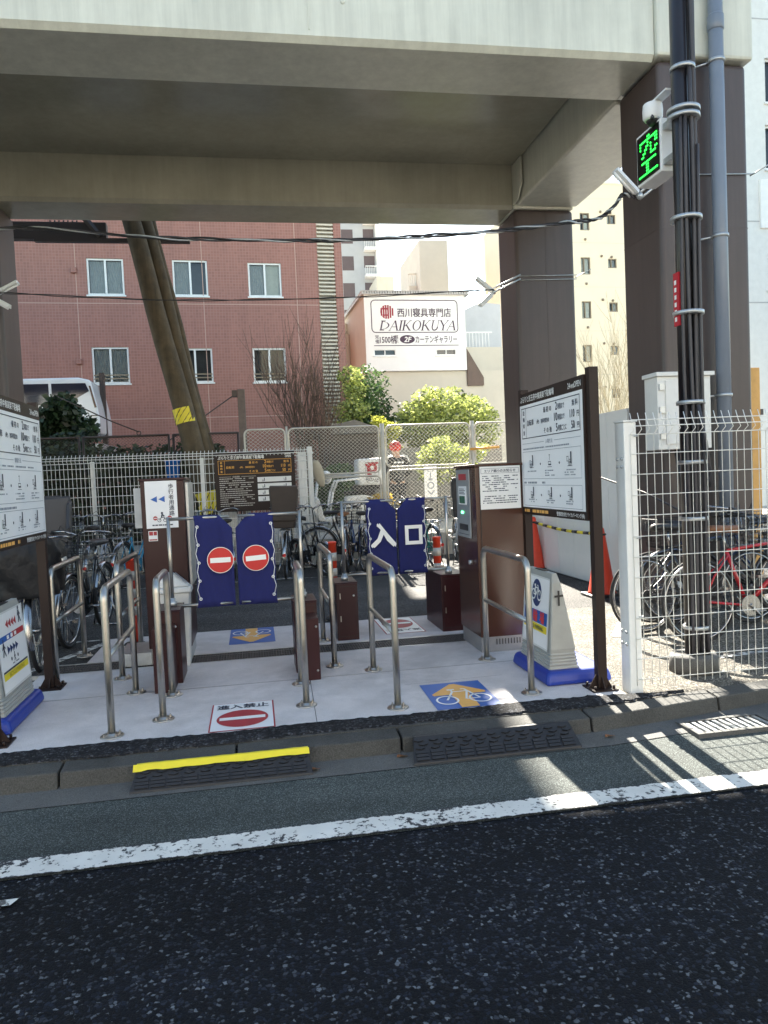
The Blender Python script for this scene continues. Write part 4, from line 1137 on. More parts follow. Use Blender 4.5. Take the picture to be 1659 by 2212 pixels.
M().disc(fr, W * .52, H * .76, .085, .004, .095).build('emblem', mat('navy_ink', (.012, .035, .13), .5, 0, 0), fc)
bike_icon(M(), fr, W * .52, H * .73, .095, .006, .10).build('pictogram', m_white_ink, fc)
M().rect(fr, .015, H * .31, W - .015, H * .50, .004).build('band', m_blue, fc)
M().text(fr, '駐', .05, H * .34, .085, .006, bold=.04).text(fr, '輪', W * .42, H * .34, .085, .006, bold=.04).text(fr, '場', W * .69, H * .34, .085, .006, bold=.04).build('lettering', mat('pink_red_letters', (.75, .06, .06), .5, 0, 0), fc)
M().rect(fr, .015, H * .19, W - .015, H * .30, .004).build('band', m_yellow, fc)
M().text(fr, 'BICYCLE PARKING', W / 2, H * .215, .038, .006, 'c', sx=.95, bold=.02).build('lettering', m_ink, fc)
M().rect(fr, .03, H * .9, .08, H * .95, .004).build('sticker', m_orange, fc)
f2 = F((1.957, 4.660 + .075, .60), (1, 0, 0), (0, .085, 1)); f2.o += f2.n * .004
M().stroke(f2, [(.0, .05), (.003, .15)], .014, .002).stroke(f2, [(-.028, .112), (.034, .116)], .014, .002).build('cross_mark', m_black, t)
t, fc, fr, W, H = stand_sign('stand sign with red and blue arrows and walking figures under the price board', -1.70, 4.70, 5.47, 1)
def chevrons(m, a, b, s, n, sg):
    for i in range(n):
        x = a + i * s * 1.05
        m.flat(fr, [(x, b), (x + s, b + s * .55), (x + s, b - s * .55)] if sg < 0 else [(x + s, b), (x, b + s * .55), (x, b - s * .55)], .004)
    return m
def walker(m, a, b, s):
    m.disc(fr, a, b + s * .85, s * .12, .004, n=12); m.stroke(fr, [(a, b + s * .72), (a, b + s * .38)], s * .22, .004); m.stroke(fr, [(a - s * .22, b), (a, b + s * .40), (a + s * .22, b)], s * .12, .004); m.stroke(fr, [(a - s * .25, b + s * .4), (a, b + s * .66), (a + s * .25, b + s * .42)], s * .08, .004)
    return m
chevrons(M(), W * .32, H * .84, .05, 4, -1).build('arrow', m_dull_red, fc)
walker(M(), W * .86, H * .78, .11).build('pictogram', m_ink, fc)
M().rect(fr, .02, H * .63, W * .5, H * .71, .004).build('band', m_blue, fc)
M().rect(fr, W * .5, H * .63, W - .02, H * .71, .004).build('band', m_dull_red, fc)
m = M()
for i in range(3): m.rect(fr, W * (.3 + .14 * i), H * .645, W * (.38 + .14 * i), H * .695, .006)
m.build('band_mark', m_white_ink, fc)
chevrons(M(), W * .28, H * .50, .05, 4, 1).build('arrow', mat('navy_ink_arrow', (.012, .035, .13), .5, 0, 0), fc)
walker(M(), W * .16, H * .44, .11).build('pictogram', m_ink, fc)
m = M(); walker(m, W * .5, H * .31, .06); m.disc(fr, W * .38, H * .36, .012, .004, n=12); m.disc(fr, W * .62, H * .36, .012, .004, n=12); print_rows(m, fr, W * .38, W * .64, H * .285, 1, .02, .006, .004); m.build('pictogram', m_ink, fc)
M().rect(fr, .02, H * .13, W - .02, H * .22, .004).build('band', m_yellow, fc)
M().rect(fr, .02, H * .225, W - .02, H * .25, .004).build('band', m_ink, fc)
M().text(fr, 'BICYCLE PARKING', W / 2, H * .15, .036, .006, 'c', bold=.02).build('lettering', mat('dim_yellow', (.45, .36, .02), .5, 0, 0), fc)

# ------------------------------------------------------------------ painted plates on the slab
def plate(label, fr, w, h, kind):
    t = thing('floor_marking', label, 'floor marking', fr.o, 'sheet markings stuck on the slab')
    e = .002
    if kind == 'no':
        M().rect(fr, 0, 0, w, h, e).build('sheet', m_dull_red, t)
        M().rect(fr, .009, .009, w - .009, h - .009, e + .0015).build('sheet_face', m_board, t)
        M().text(fr, '進入禁止', w / 2, h * .775, .095, e + .003, 'c', sx=.86, bold=.03).build('lettering', m_ink, t)
        M().disc(fr, w / 2, h * .39, w * .40, e + .003, h * .30, 40).build('emblem', m_dull_red, t)
        M().rect(fr, w * .145, h * .34, w * .855, h * .44, e + .0045).build('emblem_bar', m_white_ink, t)
    else:
        M().rect(fr, 0, 0, w, h, e).build('sheet', m_blue, t)
        m = M()
        m.flat(fr, [(w * .38, h * .02), (w * .66, h * .02), (w * .66, h * .52), (w * .38, h * .52)], e + .0015)
        m.flat(fr, [(w * .10, h * .50), (w * .93, h * .50), (w * .95, h * .56), (w * .56, h * .92), (w * .48, h * .92), (w * .08, h * .56)], e + .0016)
        m.build('arrow', m_orange, t)
        m = M(); d = e + .003; b = h * .30
        for a in (.25, .77): m.ring(fr, w * a, b, .060, .073, d, .075, .092, 28)
        m.stroke(fr, [(w * .25, b), (w * .42, b + .17), (w * .66, b + .17), (w * .55, b), (w * .77, b)], .014, d)
        m.stroke(fr, [(w * .36, b + .22), (w * .48, b + .22)], .022, d); m.stroke(fr, [(w * .77, b), (w * .64, b + .22), (w * .58, b + .22)], .014, d); m.stroke(fr, [(w * .42, b + .17), (w * .42, b + .22)], .014, d)
        m.build('pictogram', m_white_ink, t)
    return t
plate('white no entry floor sheet lettered at the foot of the exit lane by the kerb', F((-.325, 4.405, .132), (1, 0, 0), (0, 1, 0)), .385, .55, 'no')
plate('blue floor sheet with orange arrow and cycle near the kerb ramp', F((1.03, 4.41, .132), (1, 0, 0), (.02, 1, 0)), .41, .57, 'go')
plate('faded no entry floor sheet beyond the drain in the entrance lane, facing away', F((1.49, 7.45, .132), (-1, 0, 0), (0, -1, 0)), .37, .74, 'no')
plate('blue floor sheet with its orange arrow pointing to the road beyond the drain', F((.13, 7.49, .132), (-1, 0, 0), (0, -1, 0)), .41, .70, 'go')

# ------------------------------------------------------------------ rubber kerb ramps
def ramp(label, x0, x1, yt, yb, tape, dx=0.0):
    t = thing('kerb_ramp', label, 'kerb ramp', ((x0 + x1) / 2, yb, .012), 'black rubber ramps laid against the kerb')
    h = .118
    lo = [(x0 - .03, yb, .013), (x1 + .02, yb, .013), (x1, yt, .013), (x0, yt, .013)]
    hi = [(x0 - .03, yb + .004, .022), (x1 + .02, yb + .004, .022), (x1, yt - .02, h), (x0, yt - .02, h)]
    m = M(); m.hexa(lo, hi); m.box(x0, yt - .02, .013, x1, yt, h)
    m.build('ramp_body', m_rubber, t)
    a, b = Vector(((x0 + x1) / 2, yb + .004, .022)), Vector(((x0 + x1) / 2, yt - .02, h))
    fr = F((x0 - .02, yb + .004, .022), (1, 0, 0), b - a)
    L = (b - a).length; W = x1 - x0 + .03
    m = M(); n = int(W / .082)
    for i in range(n):
        a0 = .012 + i * (W - .02) / n
        for j in range(3): m.fbox(fr, a0, .010 + j * L * .13, a0 + .068, .010 + j * L * .13 + L * .105, 0, .008)
        for j in range(3):
            ca, cb = a0 + .03 + (.02 if j % 2 else 0), L * (.52 + .15 * j)
            m.prism([fr.pt(ca - .026, cb, 0), fr.pt(ca, cb - L * .05, 0), fr.pt(ca + .026, cb, 0), fr.pt(ca, cb + L * .05, 0)], fr.n * .009)
    m.build('tread', m_rubber, t)
    if tape:
        m = M(); r = random.Random(2); pts = []
        for i in range(25):
            w = .034 + .008 * r.random()
            pts += [fr.pt(W * i / 24, L + .001, .008), fr.pt(W * i / 24, L - w, .013)]
        m.add(pts, [(2 * i, 2 * i + 1, 2 * i + 3, 2 * i + 2) for i in range(24)])
        pts = [Vector((x0 - .005 + (W - .02) * i / 24, yt - .021 + j * (.018 + .006 * ((i * 7) % 5) / 5), h + .004)) for i in range(25) for j in (0, 1)]
        m.add(pts, [(2 * i + 1, 2 * i, 2 * i + 2, 2 * i + 3) for i in range(24)])
        m.build('tape', m_yellow, t)
    return t
ramp('black rubber kerb ramp edged with yellow tape below the exit lane', -.66, .215, 4.055, 3.93, True)
ramp('plain black rubber kerb ramp with a diamond tread below the entrance lane', .80, 1.70, 4.055, 3.90, False)
# ------------------------------------------------------------------ white mesh fences
m_wire = mat('white_coated_wire', (.80, .80, .77), .45, 0, .05, 8)
def mesh_panel(fr, a0, a1, b0, b1, dv, dh, r):
    """welded wire panel with a folded top edge"""
    m = M(); n = int(round((a1 - a0) / dv))
    for i in range(n + 1):
        a = a0 + (a1 - a0) * i / n
        m.tube([fr.pt(a, b0, 0), fr.pt(a, b1 - .135, 0), fr.pt(a, b1 - .105, .045), fr.pt(a, b1 - .06, .02), fr.pt(a + dv * .1, b1, -.012)], r, 5)
    b = b0 + .04
    while b < b1 - .15:
        m.tube([fr.pt(a0, b, r * 1.6), fr.pt(a1, b, r * 1.6)], r * 1.1, 5); b += dh
    for b, d in ((b1 - .135, r * 1.6), (b1 - .085, .045), (b1 - .045, .022)): m.tube([fr.pt(a0, b, d), fr.pt(a1, b, d)], r * 1.25, 5)
    return m
t = thing('mesh_fence', 'white wire mesh fence with a square end post in front of the cable pole', 'fence', (3.3, 4.46, .1))
fr = F((0, 4.43, 0), (1, 0, 0), (0, 0, 1))
mesh_panel(fr, 2.34, 4.9, .16, 1.885, .0525, .130, .0026).build('wire_panel', m_wire, t)
p = M().box(2.300, 4.44, .10, 2.385, 4.56, 1.83).build('post', m_white, t, bevel=.006)
M().box(2.294, 4.434, 1.831, 2.391, 4.566, 1.842).build('cap', m_white, p)
k = M()
for z in (.42, .50, 1.55, 1.60):
    for y in (4.47, 4.53): k.lathe([(.011, 0), (.011, .006), (.006, .012)], (2.300, y, z), 8, axis='x')
k.v = [Vector((2.300 - (q.x - 2.300), q.y, q.z)) for q in k.v]; k.f = [tuple(reversed(f)) for f in k.f]
k.build('bolt', m_galv, p)
k = M()
for z in (.6, 1.1, 1.74): k.tube([(2.36, 4.425, z), (2.386, 4.422, z), (2.39, 4.436, z)], .004, 5)
k.build('hook', m_galv, p)
M().box(4.30, 4.47, .05, 4.36, 4.53, 1.83).build('post', m_white, t, bevel=.005)

t = thing('mesh_fence', 'white wire mesh fence across the rear of the bicycle lot carrying the brown board', 'fence', (-1.3, 12.75, .1))
fr = F((0, 12.66, 0), (1, 0, 0), (0, 0, 1))
mesh_panel(fr, -4.6, .93, .2, 2.11, .062, .15, .0048).build('wire_panel', m_wire, t)
f2 = F((.97, 12.66, 0), (0, 1, 0), (0, 0, 1))
mesh_panel(f2, .0, .76, .2, 2.11, .062, .15, .0048).build('wire_panel', m_wire, t)
for x in (-4.25, -2.50, -.80): M().box(x - .03, 12.69, .1, x + .03, 12.75, 2.0).build('post', m_wire, t)
M().box(.92, 12.70, .1, 1.0, 12.78, 2.12).build('post', m_wire, t, bevel=.005)
M().box(.76, 12.72, .1, .90, 12.735, 2.03).build('end_plate', m_wire, t)
# ------------------------------------------------------------------ chain link
m_clbrown = mat('brown_coated_wire', (.06, .045, .04), .5, .2, .1, 10)
m_clgrey = mat('galvanised_wire', (.58, .56, .50), .5, .3, .1, 10)
def chain_panel(fr, a0, a1, b0, b1, w, h, r):
    m = M(); n = int((a1 - a0) / w); k = int((b1 - b0) / (h / 2))
    for i in range(n):
        a = a0 + i * (a1 - a0) / n; s = (a1 - a0) / n
        m.tube([fr.pt(a + (s if j % 2 else 0), b0 + (b1 - b0) * j / k, .004 * (1 if j % 2 else -1)) for j in range(k + 1)], r, 3, cap=False)
        m.tube([fr.pt(a + (0 if j % 2 else s), b0 + (b1 - b0) * j / k, -.004 * (1 if j % 2 else -1)) for j in range(k + 1)], r, 3, cap=False)
    return m
t = thing('chain_link_fence', 'dark brown chain link fence in front of the tiled building', 'fence', (-1.6, 14.1, .5))
fr = F((0, 14.1, 0), (1, 0, 0), (0, 0, 1))
for a0, a1 in ((-4.6, -2.97), (-2.90, -1.44), (-1.36, -.22)):
    chain_panel(fr, a0 + .03, a1 - .03, .56, 2.46, .06, .10, .0042).build('chain_link', m_clbrown, t)
    m = M()
    for a in (a0, a1): m.tube([fr.pt(a, .5, 0), fr.pt(a, 2.49, 0)], .022, 8)
    for b in (.55, 2.48): m.tube([fr.pt(a0, b, 0), fr.pt(a1, b, 0)], .02, 8)
    m.build('frame', m_clbrown, t)
t = thing('chain_link_fence', 'silver chain link gate panels across the back of the lot before the delivery scooter', 'fence', (2.0, 13.5, .1))
fr = F((0, 13.5, 0), (1, 0, 0), (0, 0, 1))
for a0, a1, bm in ((-.10, .60, 1.5), (.66, 2.27, 1.62), (2.40, 3.96, 1.70), (4.06, 5.8, 1.7)):
    chain_panel(fr, a0 + .02, a1 - .02, .35, 2.46, .074, .125, .0055).build('chain_link', m_clgrey, t)
    m = M(); R = .09
    for b0, b1 in ((bm + .03, 2.48), (.30, bm - .03)):
        m.tube(arc(fr.pt(a0 + R, b0 + R, 0), R, 180, 270, fr.u, fr.v) + arc(fr.pt(a1 - R, b0 + R, 0), R, 270, 360, fr.u, fr.v) + arc(fr.pt(a1 - R, b1 - R, 0), R, 0, 90, fr.u, fr.v) + arc(fr.pt(a0 + R, b1 - R, 0), R, 90, 180, fr.u, fr.v), .017, 8, closed=True)
    m.build('frame', m_clgrey, t)
for a, w in ((.63, .02), (2.335, .04), (4.01, .035)): M().cyl(fr.pt(a, .1, 0), fr.pt(a, 2.52, 0), w, n=10).build('post', m_clgrey, t)
M().tube([fr.pt(1.0, 1.64, -.03), fr.pt(1.9, 1.60, -.03)], .018, 8).build('latch_bar', m_galv, t)
M().tube([fr.pt(3.95, 2.0, .05), fr.pt(4.5, 2.02, .05)], .022, 8).build('latch_bar', m_orange, t)
# ------------------------------------------------------------------ white hoarding along the right side
t = thing('hoarding_wall', 'smooth white site hoarding running between the two right hand viaduct columns', 'wall', (4.2, 9.4, .1))
m_hoard = mat('hoarding_white', (.78, .78, .77), .22, 0, .04, 1.5, coat=.3)
for i in range(6):
    y0 = 7.90 + i * .515
    M().box(4.14, y0, .12, 4.165, y0 + .508, 2.20).build('panel', m_hoard, t)
m = M(); m.box(4.17, 7.85, .1, 4.21, 10.99, .14)
for y in (8.4, 9.4, 10.4): m.box(4.17, y, .1, 4.21, y + .05, 2.15)
m.build('frame', m_galv, t)
t = thing('boundary_wall', 'cream garden wall with a brown coping behind the white hoarding', 'wall', (6.2, 13.0, .1))
M().box(5.5, 13.0, .1, 9.5, 13.2, 2.42).build('wall', m_beige, t)
M().box(5.45, 12.95, 2.421, 9.55, 13.25, 2.53).build('coping', m_vbrown, t)
# ------------------------------------------------------------------ cones and bar
def cone(label, x, y, h):
    t = thing('traffic_cone', label, 'traffic cone', (0, 0, 0), 'red traffic cones before the white hoarding')
    M().hexa([(-.19, -.19, 0), (.19, -.19, 0), (.19, .19, 0), (-.19, .19, 0)], [(-.18, -.18, .03), (.18, -.18, .03), (.18, .18, .03), (-.18, .18, .03)]).build('base', m_black, t, bevel=.02)
    M().lathe([(.165, .031), (.15, .05), (.045, h - .03), (.036, h - .01), (.0, h)], n=24).build('body', m_conered, t)
    t.location = (x, y, .105)
cone('red traffic cone farther off, at the far end of the striped bar', 4.02, 10.6, .78)
cone('red traffic cone closer to the mesh fence, at the near end of the striped bar', 3.85, 8.05, .78)
t = thing('cone_bar', 'black and yellow striped bar joining two red traffic cones', 'barrier bar', (3.93, 9.3, .8))
p0, p1 = Vector((4.02, 10.5, .80)), Vector((3.85, 8.15, .80))
N = 12
m1, m2 = M(), M()
for i in range(N):
    q0 = p0.lerp(p1, i / N) - Vector((0, 0, .03 * math.sin(math.pi * i / N))); q1 = p0.lerp(p1, (i + 1) / N) - Vector((0, 0, .03 * math.sin(math.pi * (i + 1) / N)))
    (m1 if i % 2 else m2).cyl(q0, q1, .019, n=10)
m1.build('yellow_band', m_yellow, t); m2.build('black_band', m_black, t)
m = M(); m.torus((4.02, 10.6, .80), .055, .012, 16, 6, 'z'); m.torus((3.85, 8.05, .80), .055, .012, 16, 6, 'z'); m.build('end_ring', m_black, t)
# ------------------------------------------------------------------ utility pole with cable bundle
t = thing('utility_pole', 'slim black steel pole wrapped with a bundle of cables at the right of the entrance', 'pole', (2.98, 4.84, .1))
px, py = 2.985, 4.84
m_pole = mat('black_pole_paint', (.014, .012, .015), .3, 0, .1, 6); m_cable = mat('grey_cable', (.045, .043, .050), .5, 0, .12, 12)
M().cyl((px, py, .1), (px, py, 6.6), .056, .052, n=24).build('pole', m_pole, t)
M().lathe([(.165, .1), (.162, .205), (.15, .222), (.06, .225)], (px, py, 0), 28).build('concrete_base', m_gutter, t)
r_ = random.Random(5)
def cable(a_deg, off, r, z0, z1, name='cable', mt=None):
    pts = []
    n = 14
    for i in range(n + 1):
        z = z0 + (z1 - z0) * i / n
        a = rad(a_deg + 7 * math.sin(z * 1.7 + a_deg)); o = off + .004 * math.sin(z * 2.3 + a_deg * 2)
        pts.append((px + o * math.cos(a), py + o * math.sin(a), z))
    M().tube(pts, r, 8).build(name, mt or m_cable, t)
cable(-95, .072, .013, .2, 3.9); cable(-60, .075, .014, .2, 4.25); cable(-35, .085, .016, .2, 6.5); cable(-15, .095, .015, .2, 6.5); cable(8, .105, .014, .2, 6.5); cable(-125, .072, .012, .2, 3.9)
cable(-5, .070, .012, .2, 6.5); cable(-48, .105, .011, .2, 3.7)
for z, ro in ((.40, .078), (1.16, .082), (1.55, .082), (1.96, .084), (2.57, .09), (3.21, .092), (3.93, .096), (3.885, .094), (4.21, .07)):
    M().lathe([(ro + .012, z), (ro + .012, z + .026)], (px + (.022 if z < 4.3 else 0), py - .008, 0), 24).build('steel_band', m_galv, t)
M().box(px - .064, py - .035, 2.50, px - .05, py + .03, 2.86).build('red_wrap', mat('red_white_wrap', (.50, .02, .035), .5, 0, .1, 30), t)
m = M(); fw_ = F((px - .0645, py + .02, 2.51), (0, -1, 0), (0, 0, 1))
for i in range(6): m.rect(fw_, .004, .02 + i * .05, .03, .05 + i * .05, .001)
m.build('lettering', m_white_ink, t)
lp = M(); lp.tube([(px + .02, py - .10, 1.95), (px + .05, py - .13, 1.7), (px + .09, py - .12, 1.45), (px + .10, py - .09, 1.40), (px + .085, py - .06, 1.5), (px + .05, py - .08, 1.9)], .012, 8)
lp.build('cable_loop', m_cable, t)
M().tube([(2.60, 6.9, 1.66), (2.9, 6.2, 1.5), (2.95, 5.4, 1.35), (px + .03, py + .1, 1.2)], .008, 6).build('slack_wire', m_cable, t)
# LED occupancy sign
t = thing('led_sign', 'boxed display with the character 空 glowing in green dots, beside the pole', 'sign', (2.93, 5.16, 3.58))
M().box(2.945, 5.02, 3.62, 3.09, 5.36, 3.99).build('housing', m_white, t, bevel=.008)
fr = F((2.945, 5.36, 3.62), (0, -1, 0), (0, 0, 1))
sc = M().rect(fr, .016, .02, .324, .35, .003).build('screen', mat('led_screen_black', (.004, .006, .005), .3, 0, 0), t)
GL = ["...............", ".......##......", "..############.", "..#....#....##.", "..#...##.#..##.", ".....##..#.....", "....##...#..##.", "...##....####..", "...............", "...##########..", "......##.......", "......##.......", "......##.......", ".#############.", "..............."]
m = M()
for j, row in enumerate(GL):
    for i, c in enumerate(row):
        if c == '#': m.disc(fr, .028 + i * .0204, .335 - j * .0215, .0080, .006, n=6)
m.build('lit_dots', mat('led_green', (.01, .2, .02), .4, 0, 0, emit=(.02, 1, .06), emit_s=1.1), sc)
k = M()
for z in (3.66, 3.90): k.box(2.96, 4.86, z, 3.05, 5.018, z + .04)
k.build('bracket', m_galv, t)
# dome camera
t = thing('dome_camera', 'white dome security camera on a bracket above the green display', 'camera', (2.90, 5.05, 4.05))
M().lathe([(.062, 4.145), (.066, 4.14), (.070, 4.10), (.068, 4.05), (.055, 4.03)], (2.935, 5.10, -.03), 24).build('housing', m_white, t)
M().ball((2.935, 5.10, 4.005), .048, 16, 10, (1, 1, .9)).build('dome', m_black, t)
M().lathe([(.013, 0), (.013, .03)], (2.905, 5.055, 3.99), 10, axis='z').build('lens', m_glass, t)
M().box(2.92, 4.9, 4.117, 2.99, 5.13, 4.13).build('bracket', m_white, t)
# junction cabinet on the column
t = thing('junction_cabinet', 'white metal junction cabinet mounted on the brown column behind the pole', 'cabinet', (4.15, 6.88, 1.7))
M().box(3.86, 6.76, 1.70, 4.42, 7.0, 2.40).build('body', m_offw, t, bevel=.006)
M().box(3.84, 6.73, 2.401, 4.45, 7.01, 2.44).build('lid', m_offw, t, bevel=.004)
M().box(3.94, 6.747, 1.75, 4.40, 6.758, 2.36).build('door', m_offw, t, bevel=.003)
k = M()
for z in (1.8, 2.05, 2.27): k.box(3.875, 6.74, z, 3.93, 6.756, z + .06)
k.build('hinge', m_galv, t)
M().tube([(4.1, 6.85, 1.70), (4.12, 6.8, 1.4), (4.16, 6.83, 1.0), (4.2, 6.9, .12)], .028, 8).build('conduit', m_black, t)
# downpipe
t = thing('downpipe', 'blue grey plastic downpipe strapped to the front of the tall brown column', 'pipe', (4.63, 6.86, .1))
m_pvc = mat('grey_pvc', (.17, .20, .25), .32, 0, .06, 3)
m = M(); m.cyl((4.63, 6.86, .1), (4.63, 6.86, 8.0), .068, n=24); m.build('pipe', m_pvc, t)
M().lathe([(.0685, 5.72), (.077, 5.73), (.077, 5.86), (.0685, 5.87)], (4.63, 6.86, 0), 24).build('socket', m_pvc, t)
for z in (1.05, 2.20, 3.75, 5.42):
    k = M(); k.lathe([(.070, z), (.079, z), (.079, z + .03), (.070, z + .03)], (4.63, 6.86, 0), 24); k.cyl((4.56, 6.9, z + .015), (4.45, 7.02, z + .015), .010, n=8); k.build('pipe_clip', m_galv, t)
t = thing('timber_plank', 'raw yellowish timber plank standing upright beside the brown column', 'plank', (5.17, 7.2, .1))
M().box(5.105, 7.15, .1, 5.24, 7.19, 2.52).build('plank', m_plank, t, bevel=.006)
# ------------------------------------------------------------------ lamps on arms
def tube_lamp(label, c, d1, arm, strap=None):
    t = thing('arm_lamp', label, 'lamp', c, 'strip lamps on column arms')
    c = Vector(c)
    for k, d in enumerate(d1):
        d = Vector(d); L = d.length; dn = d.normalized()
        sd = dn.cross(Vector((0, 0, 1))).normalized(); upv = sd.cross(dn)
        f = F(c + d * .12, dn, upv)
        m = M(); m.prism([f.pt(0, -.02, -.045), f.pt(0, -.02, .045), f.pt(0, .03, .022), f.pt(0, .03, -.022)], dn * (L * .88))
        m.build('lamp_housing', m_white, t)
        M().cyl(f.pt(.02, -.032, 0), f.pt(L * .86, -.032, 0), .012, n=8).build('tube', m_board, t)
    M().ball(c, .035, 10, 7).build('joint', m_galv, t)
    a0, a1 = Vector(arm[0]), Vector(arm[1])
    m = M(); m.cyl(a0 + Vector((0, 0, .03)), a1 + Vector((0, 0, .03)), .013, n=8); m.cyl(a0 + Vector((0, 0, -.03)), a1 + Vector((0, 0, -.03)), .013, n=8)
    m.build('arm', m_galv, t)
    if strap:
        m = M()
        for s in strap: m.tube(s, .007, 5)
        m.build('strap', m_galv, t)
    return t
tube_lamp('white strip lamp on an arm at the tall front column, end of the twisted cable', (3.84, 6.95, 4.17), [(-.27, -.05, .22)], ((3.84, 6.95, 4.17), (4.12, 6.98, 4.38)), [[(4.09, 7.01, 4.40), (5.09, 7.0, 4.43)], [(5.05, 6.98, 4.40), (5.20, 6.8, 4.48)]])
tube_lamp('pair of strip lamps on an arm at the rear right column', (3.66, 10.93, 4.22), [(-.26, 0, .21), (-.24, -.05, -.2)], ((3.66, 10.95, 4.25), (4.10, 10.97, 4.46)), [[(4.03, 10.985, 4.47), (5.0, 10.98, 4.49)], [(4.03, 10.985, 4.41), (5.0, 10.98, 4.43)], [(4.97, 10.97, 4.45), (5.15, 10.8, 4.53)]])
tube_lamp('pair of strip lamps on an arm at the rear left column', (-3.30, 10.9, 4.17), [(.38, -.1, .16), (.26, -.1, -.16)], ((-3.30, 10.92, 4.17), (-3.7, 10.97, 4.3)), [[(-3.19, 10.985, 4.28), (-4.2, 10.98, 4.28)]])
# overhead cables
def twisted(name, label, ctrl, r, strands, tw):
    t = thing(name, label, 'cable', ctrl[0])
    P = [Vector(p) for p in ctrl]; pts = []
    for i in range(len(P) - 1):
        p0, p1, p2, p3 = P[max(i - 1, 0)], P[i], P[i + 1], P[min(i + 2, len(P) - 1)]
        for k in range(16):
            u = k / 16
            pts.append(.5 * ((2 * p1) + (p2 - p0) * u + (2 * p0 - 5 * p1 + 4 * p2 - p3) * u * u + (3 * p1 - p0 - 3 * p2 + p3) * u ** 3))
    pts.append(P[-1])
    for s in range(strands):
        q = []
        for i, p in enumerate(pts):
            a = i * tw + s * 2 * math.pi / strands
            q.append(p + Vector((0, math.cos(a), math.sin(a))) * r * (.9 + .5 * math.sin(i * .37 + s)))
        M().tube(q, r * .8, 6).build('strand', (m_black, m_cable, m_galv)[s % 3], t)
twisted('overhead_cable', 'thick twisted black cable slung across under the viaduct to the front column lamp', [(-4.3, 10.8, 4.95), (-2.57, 9.9, 4.75), (-1.0, 9.3, 4.46), (.55, 8.8, 4.29), (1.55, 8.4, 4.19), (2.6, 7.9, 4.12), (3.2, 7.45, 4.06), (3.5, 7.2, 4.03), (3.62, 7.05, 4.10), (3.70, 7.0, 4.20), (3.84, 6.97, 4.16)], .014, 3, .55)
twisted('overhead_cable', 'thin black cable strung between the two rear columns', [(-4.2, 10.75, 4.2), (-3.1, 10.75, 4.18), (-1.0, 10.75, 4.08), (1.2, 10.75, 4.10), (3.0, 10.8, 4.2), (3.66, 10.9, 4.25)], .008, 2, .5)
# ------------------------------------------------------------------ leaning timber poles, crossarm and steel post
def lean_pole(label, x0, y0, x1, y1, z1, r0, r1, tape=False):
    t = thing('timber_pole', label, 'pole', (x0, y0, .1), 'leaning timber poles behind the mesh fence')
    a, b = Vector((x0, y0, .1)), Vector((x1, y1, z1))
    n = 16
    M().tube([a.lerp(b, i / n) + Vector((.012 * math.sin(i * 1.3 + x0 * 9), 0, 0)) for i in range(n + 1)], [r0 + (r1 - r0) * i / n for i in range(n + 1)], 16).build('pole', m_wood, t)
    if tape:
        for z, h in ((2.66, .26), (1.05, .38)):
            u = (z - .1) / (z1 - .1); u2 = (z + h - .1) / (z1 - .1)
            p = M(); p.tube([a.lerp(b, u), a.lerp(b, u2)], [r0 + (r1 - r0) * u + .006] * 2, 16, cap=False); tp = p.build('warning_tape', m_yellow, t)
            k = M(); rr = r0 + (r1 - r0) * u + .0085; d = (b - a).normalized(); sx_ = d.cross(Vector((0, 1, 0))).normalized(); sy_ = d.cross(sx_)
            for s in range(5):
                v = []
                for w in range(13):
                    f = w / 12
                    q = s * 2 * math.pi / 5 + f * 1.5
                    for e in (0, .62):
                        v.append(a.lerp(b, u + (u2 - u) * f) + (sx_ * math.cos(q + e) + sy_ * math.sin(q + e)) * rr)
                k.add(v, [(2 * w, 2 * w + 1, 2 * w + 3, 2 * w + 2) for w in range(12)])
            k.build('tape_stripe', m_black, tp)
lean_pole('thick leaning timber pole with yellow and black tape', -.55, 13.8, -2.49, 14.0, 9.2, .195, .14, True)
lean_pole('leaning timber pole pressed against the right side of the taped pole', -.44, 14.0, -2.20, 14.2, 9.2, .15, .105)
lean_pole('slim timber pole at the back of the leaning pole bundle', -.34, 14.1, -1.98, 14.3, 8.6, .10, .06)
t = thing('steel_crossarm', 'dark steel crossarm beams slung behind the leaning poles under the viaduct', 'crossarm', (-3, 14.45, 6.0))
M().box(-4.6, 14.40, 6.02, -2.35, 14.58, 6.32).build('beam', m_clbrown, t, bevel=.01)
M().box(-3.55, 14.30, 5.94, -.9, 14.39, 6.01).build('beam', m_clbrown, t)
M().tube([(-2.45, 14.35, 6.05), (-2.95, 14.35, 6.7), (-3.2, 14.35, 7.3)], .055, 4, smooth=False).build('brace', m_clbrown, t)
k = M()
for i in range(7): k.cyl((-3.3 + i * .075, 14.45, 6.32), (-3.3 + i * .075, 14.45, 6.36), .014, n=6)
k.build('bolt', m_clbrown, t)
t = thing('steel_post', 'grey steel guy post with a stay wire in front of the tiled building', 'post', (-.12, 14.6, .5))
M().box(-.20, 14.55, .5, -.06, 14.68, 3.32).build('post', mat('grey_brown_steel', (.15, .12, .11), .6, .3, .2, 8), t, bevel=.01)
M().box(-.30, 14.53, 3.18, -.205, 14.66, 3.30).build('bracket', m_clbrown, t)
M().tube([(-.25, 14.55, 3.22), (-1.0, 14.6, 2.72), (-1.5, 14.6, 2.40)], .012, 6).build('stay_wire', m_clbrown, t)
t = thing('stay_wire', 'dark stay wire sloping down in front of the white van', 'cable', (-3, 14.2, 2.5))
M().tube([(-3.3, 14.15, 3.22), (-2.4, 14.1, 2.75), (-1.95, 14.1, 2.55)], .012, 6).build('wire', m_clbrown, t); M().torus((-1.95, 14.1, 2.53), .035, .010, 12, 5).build('shackle', m_clbrown, t)
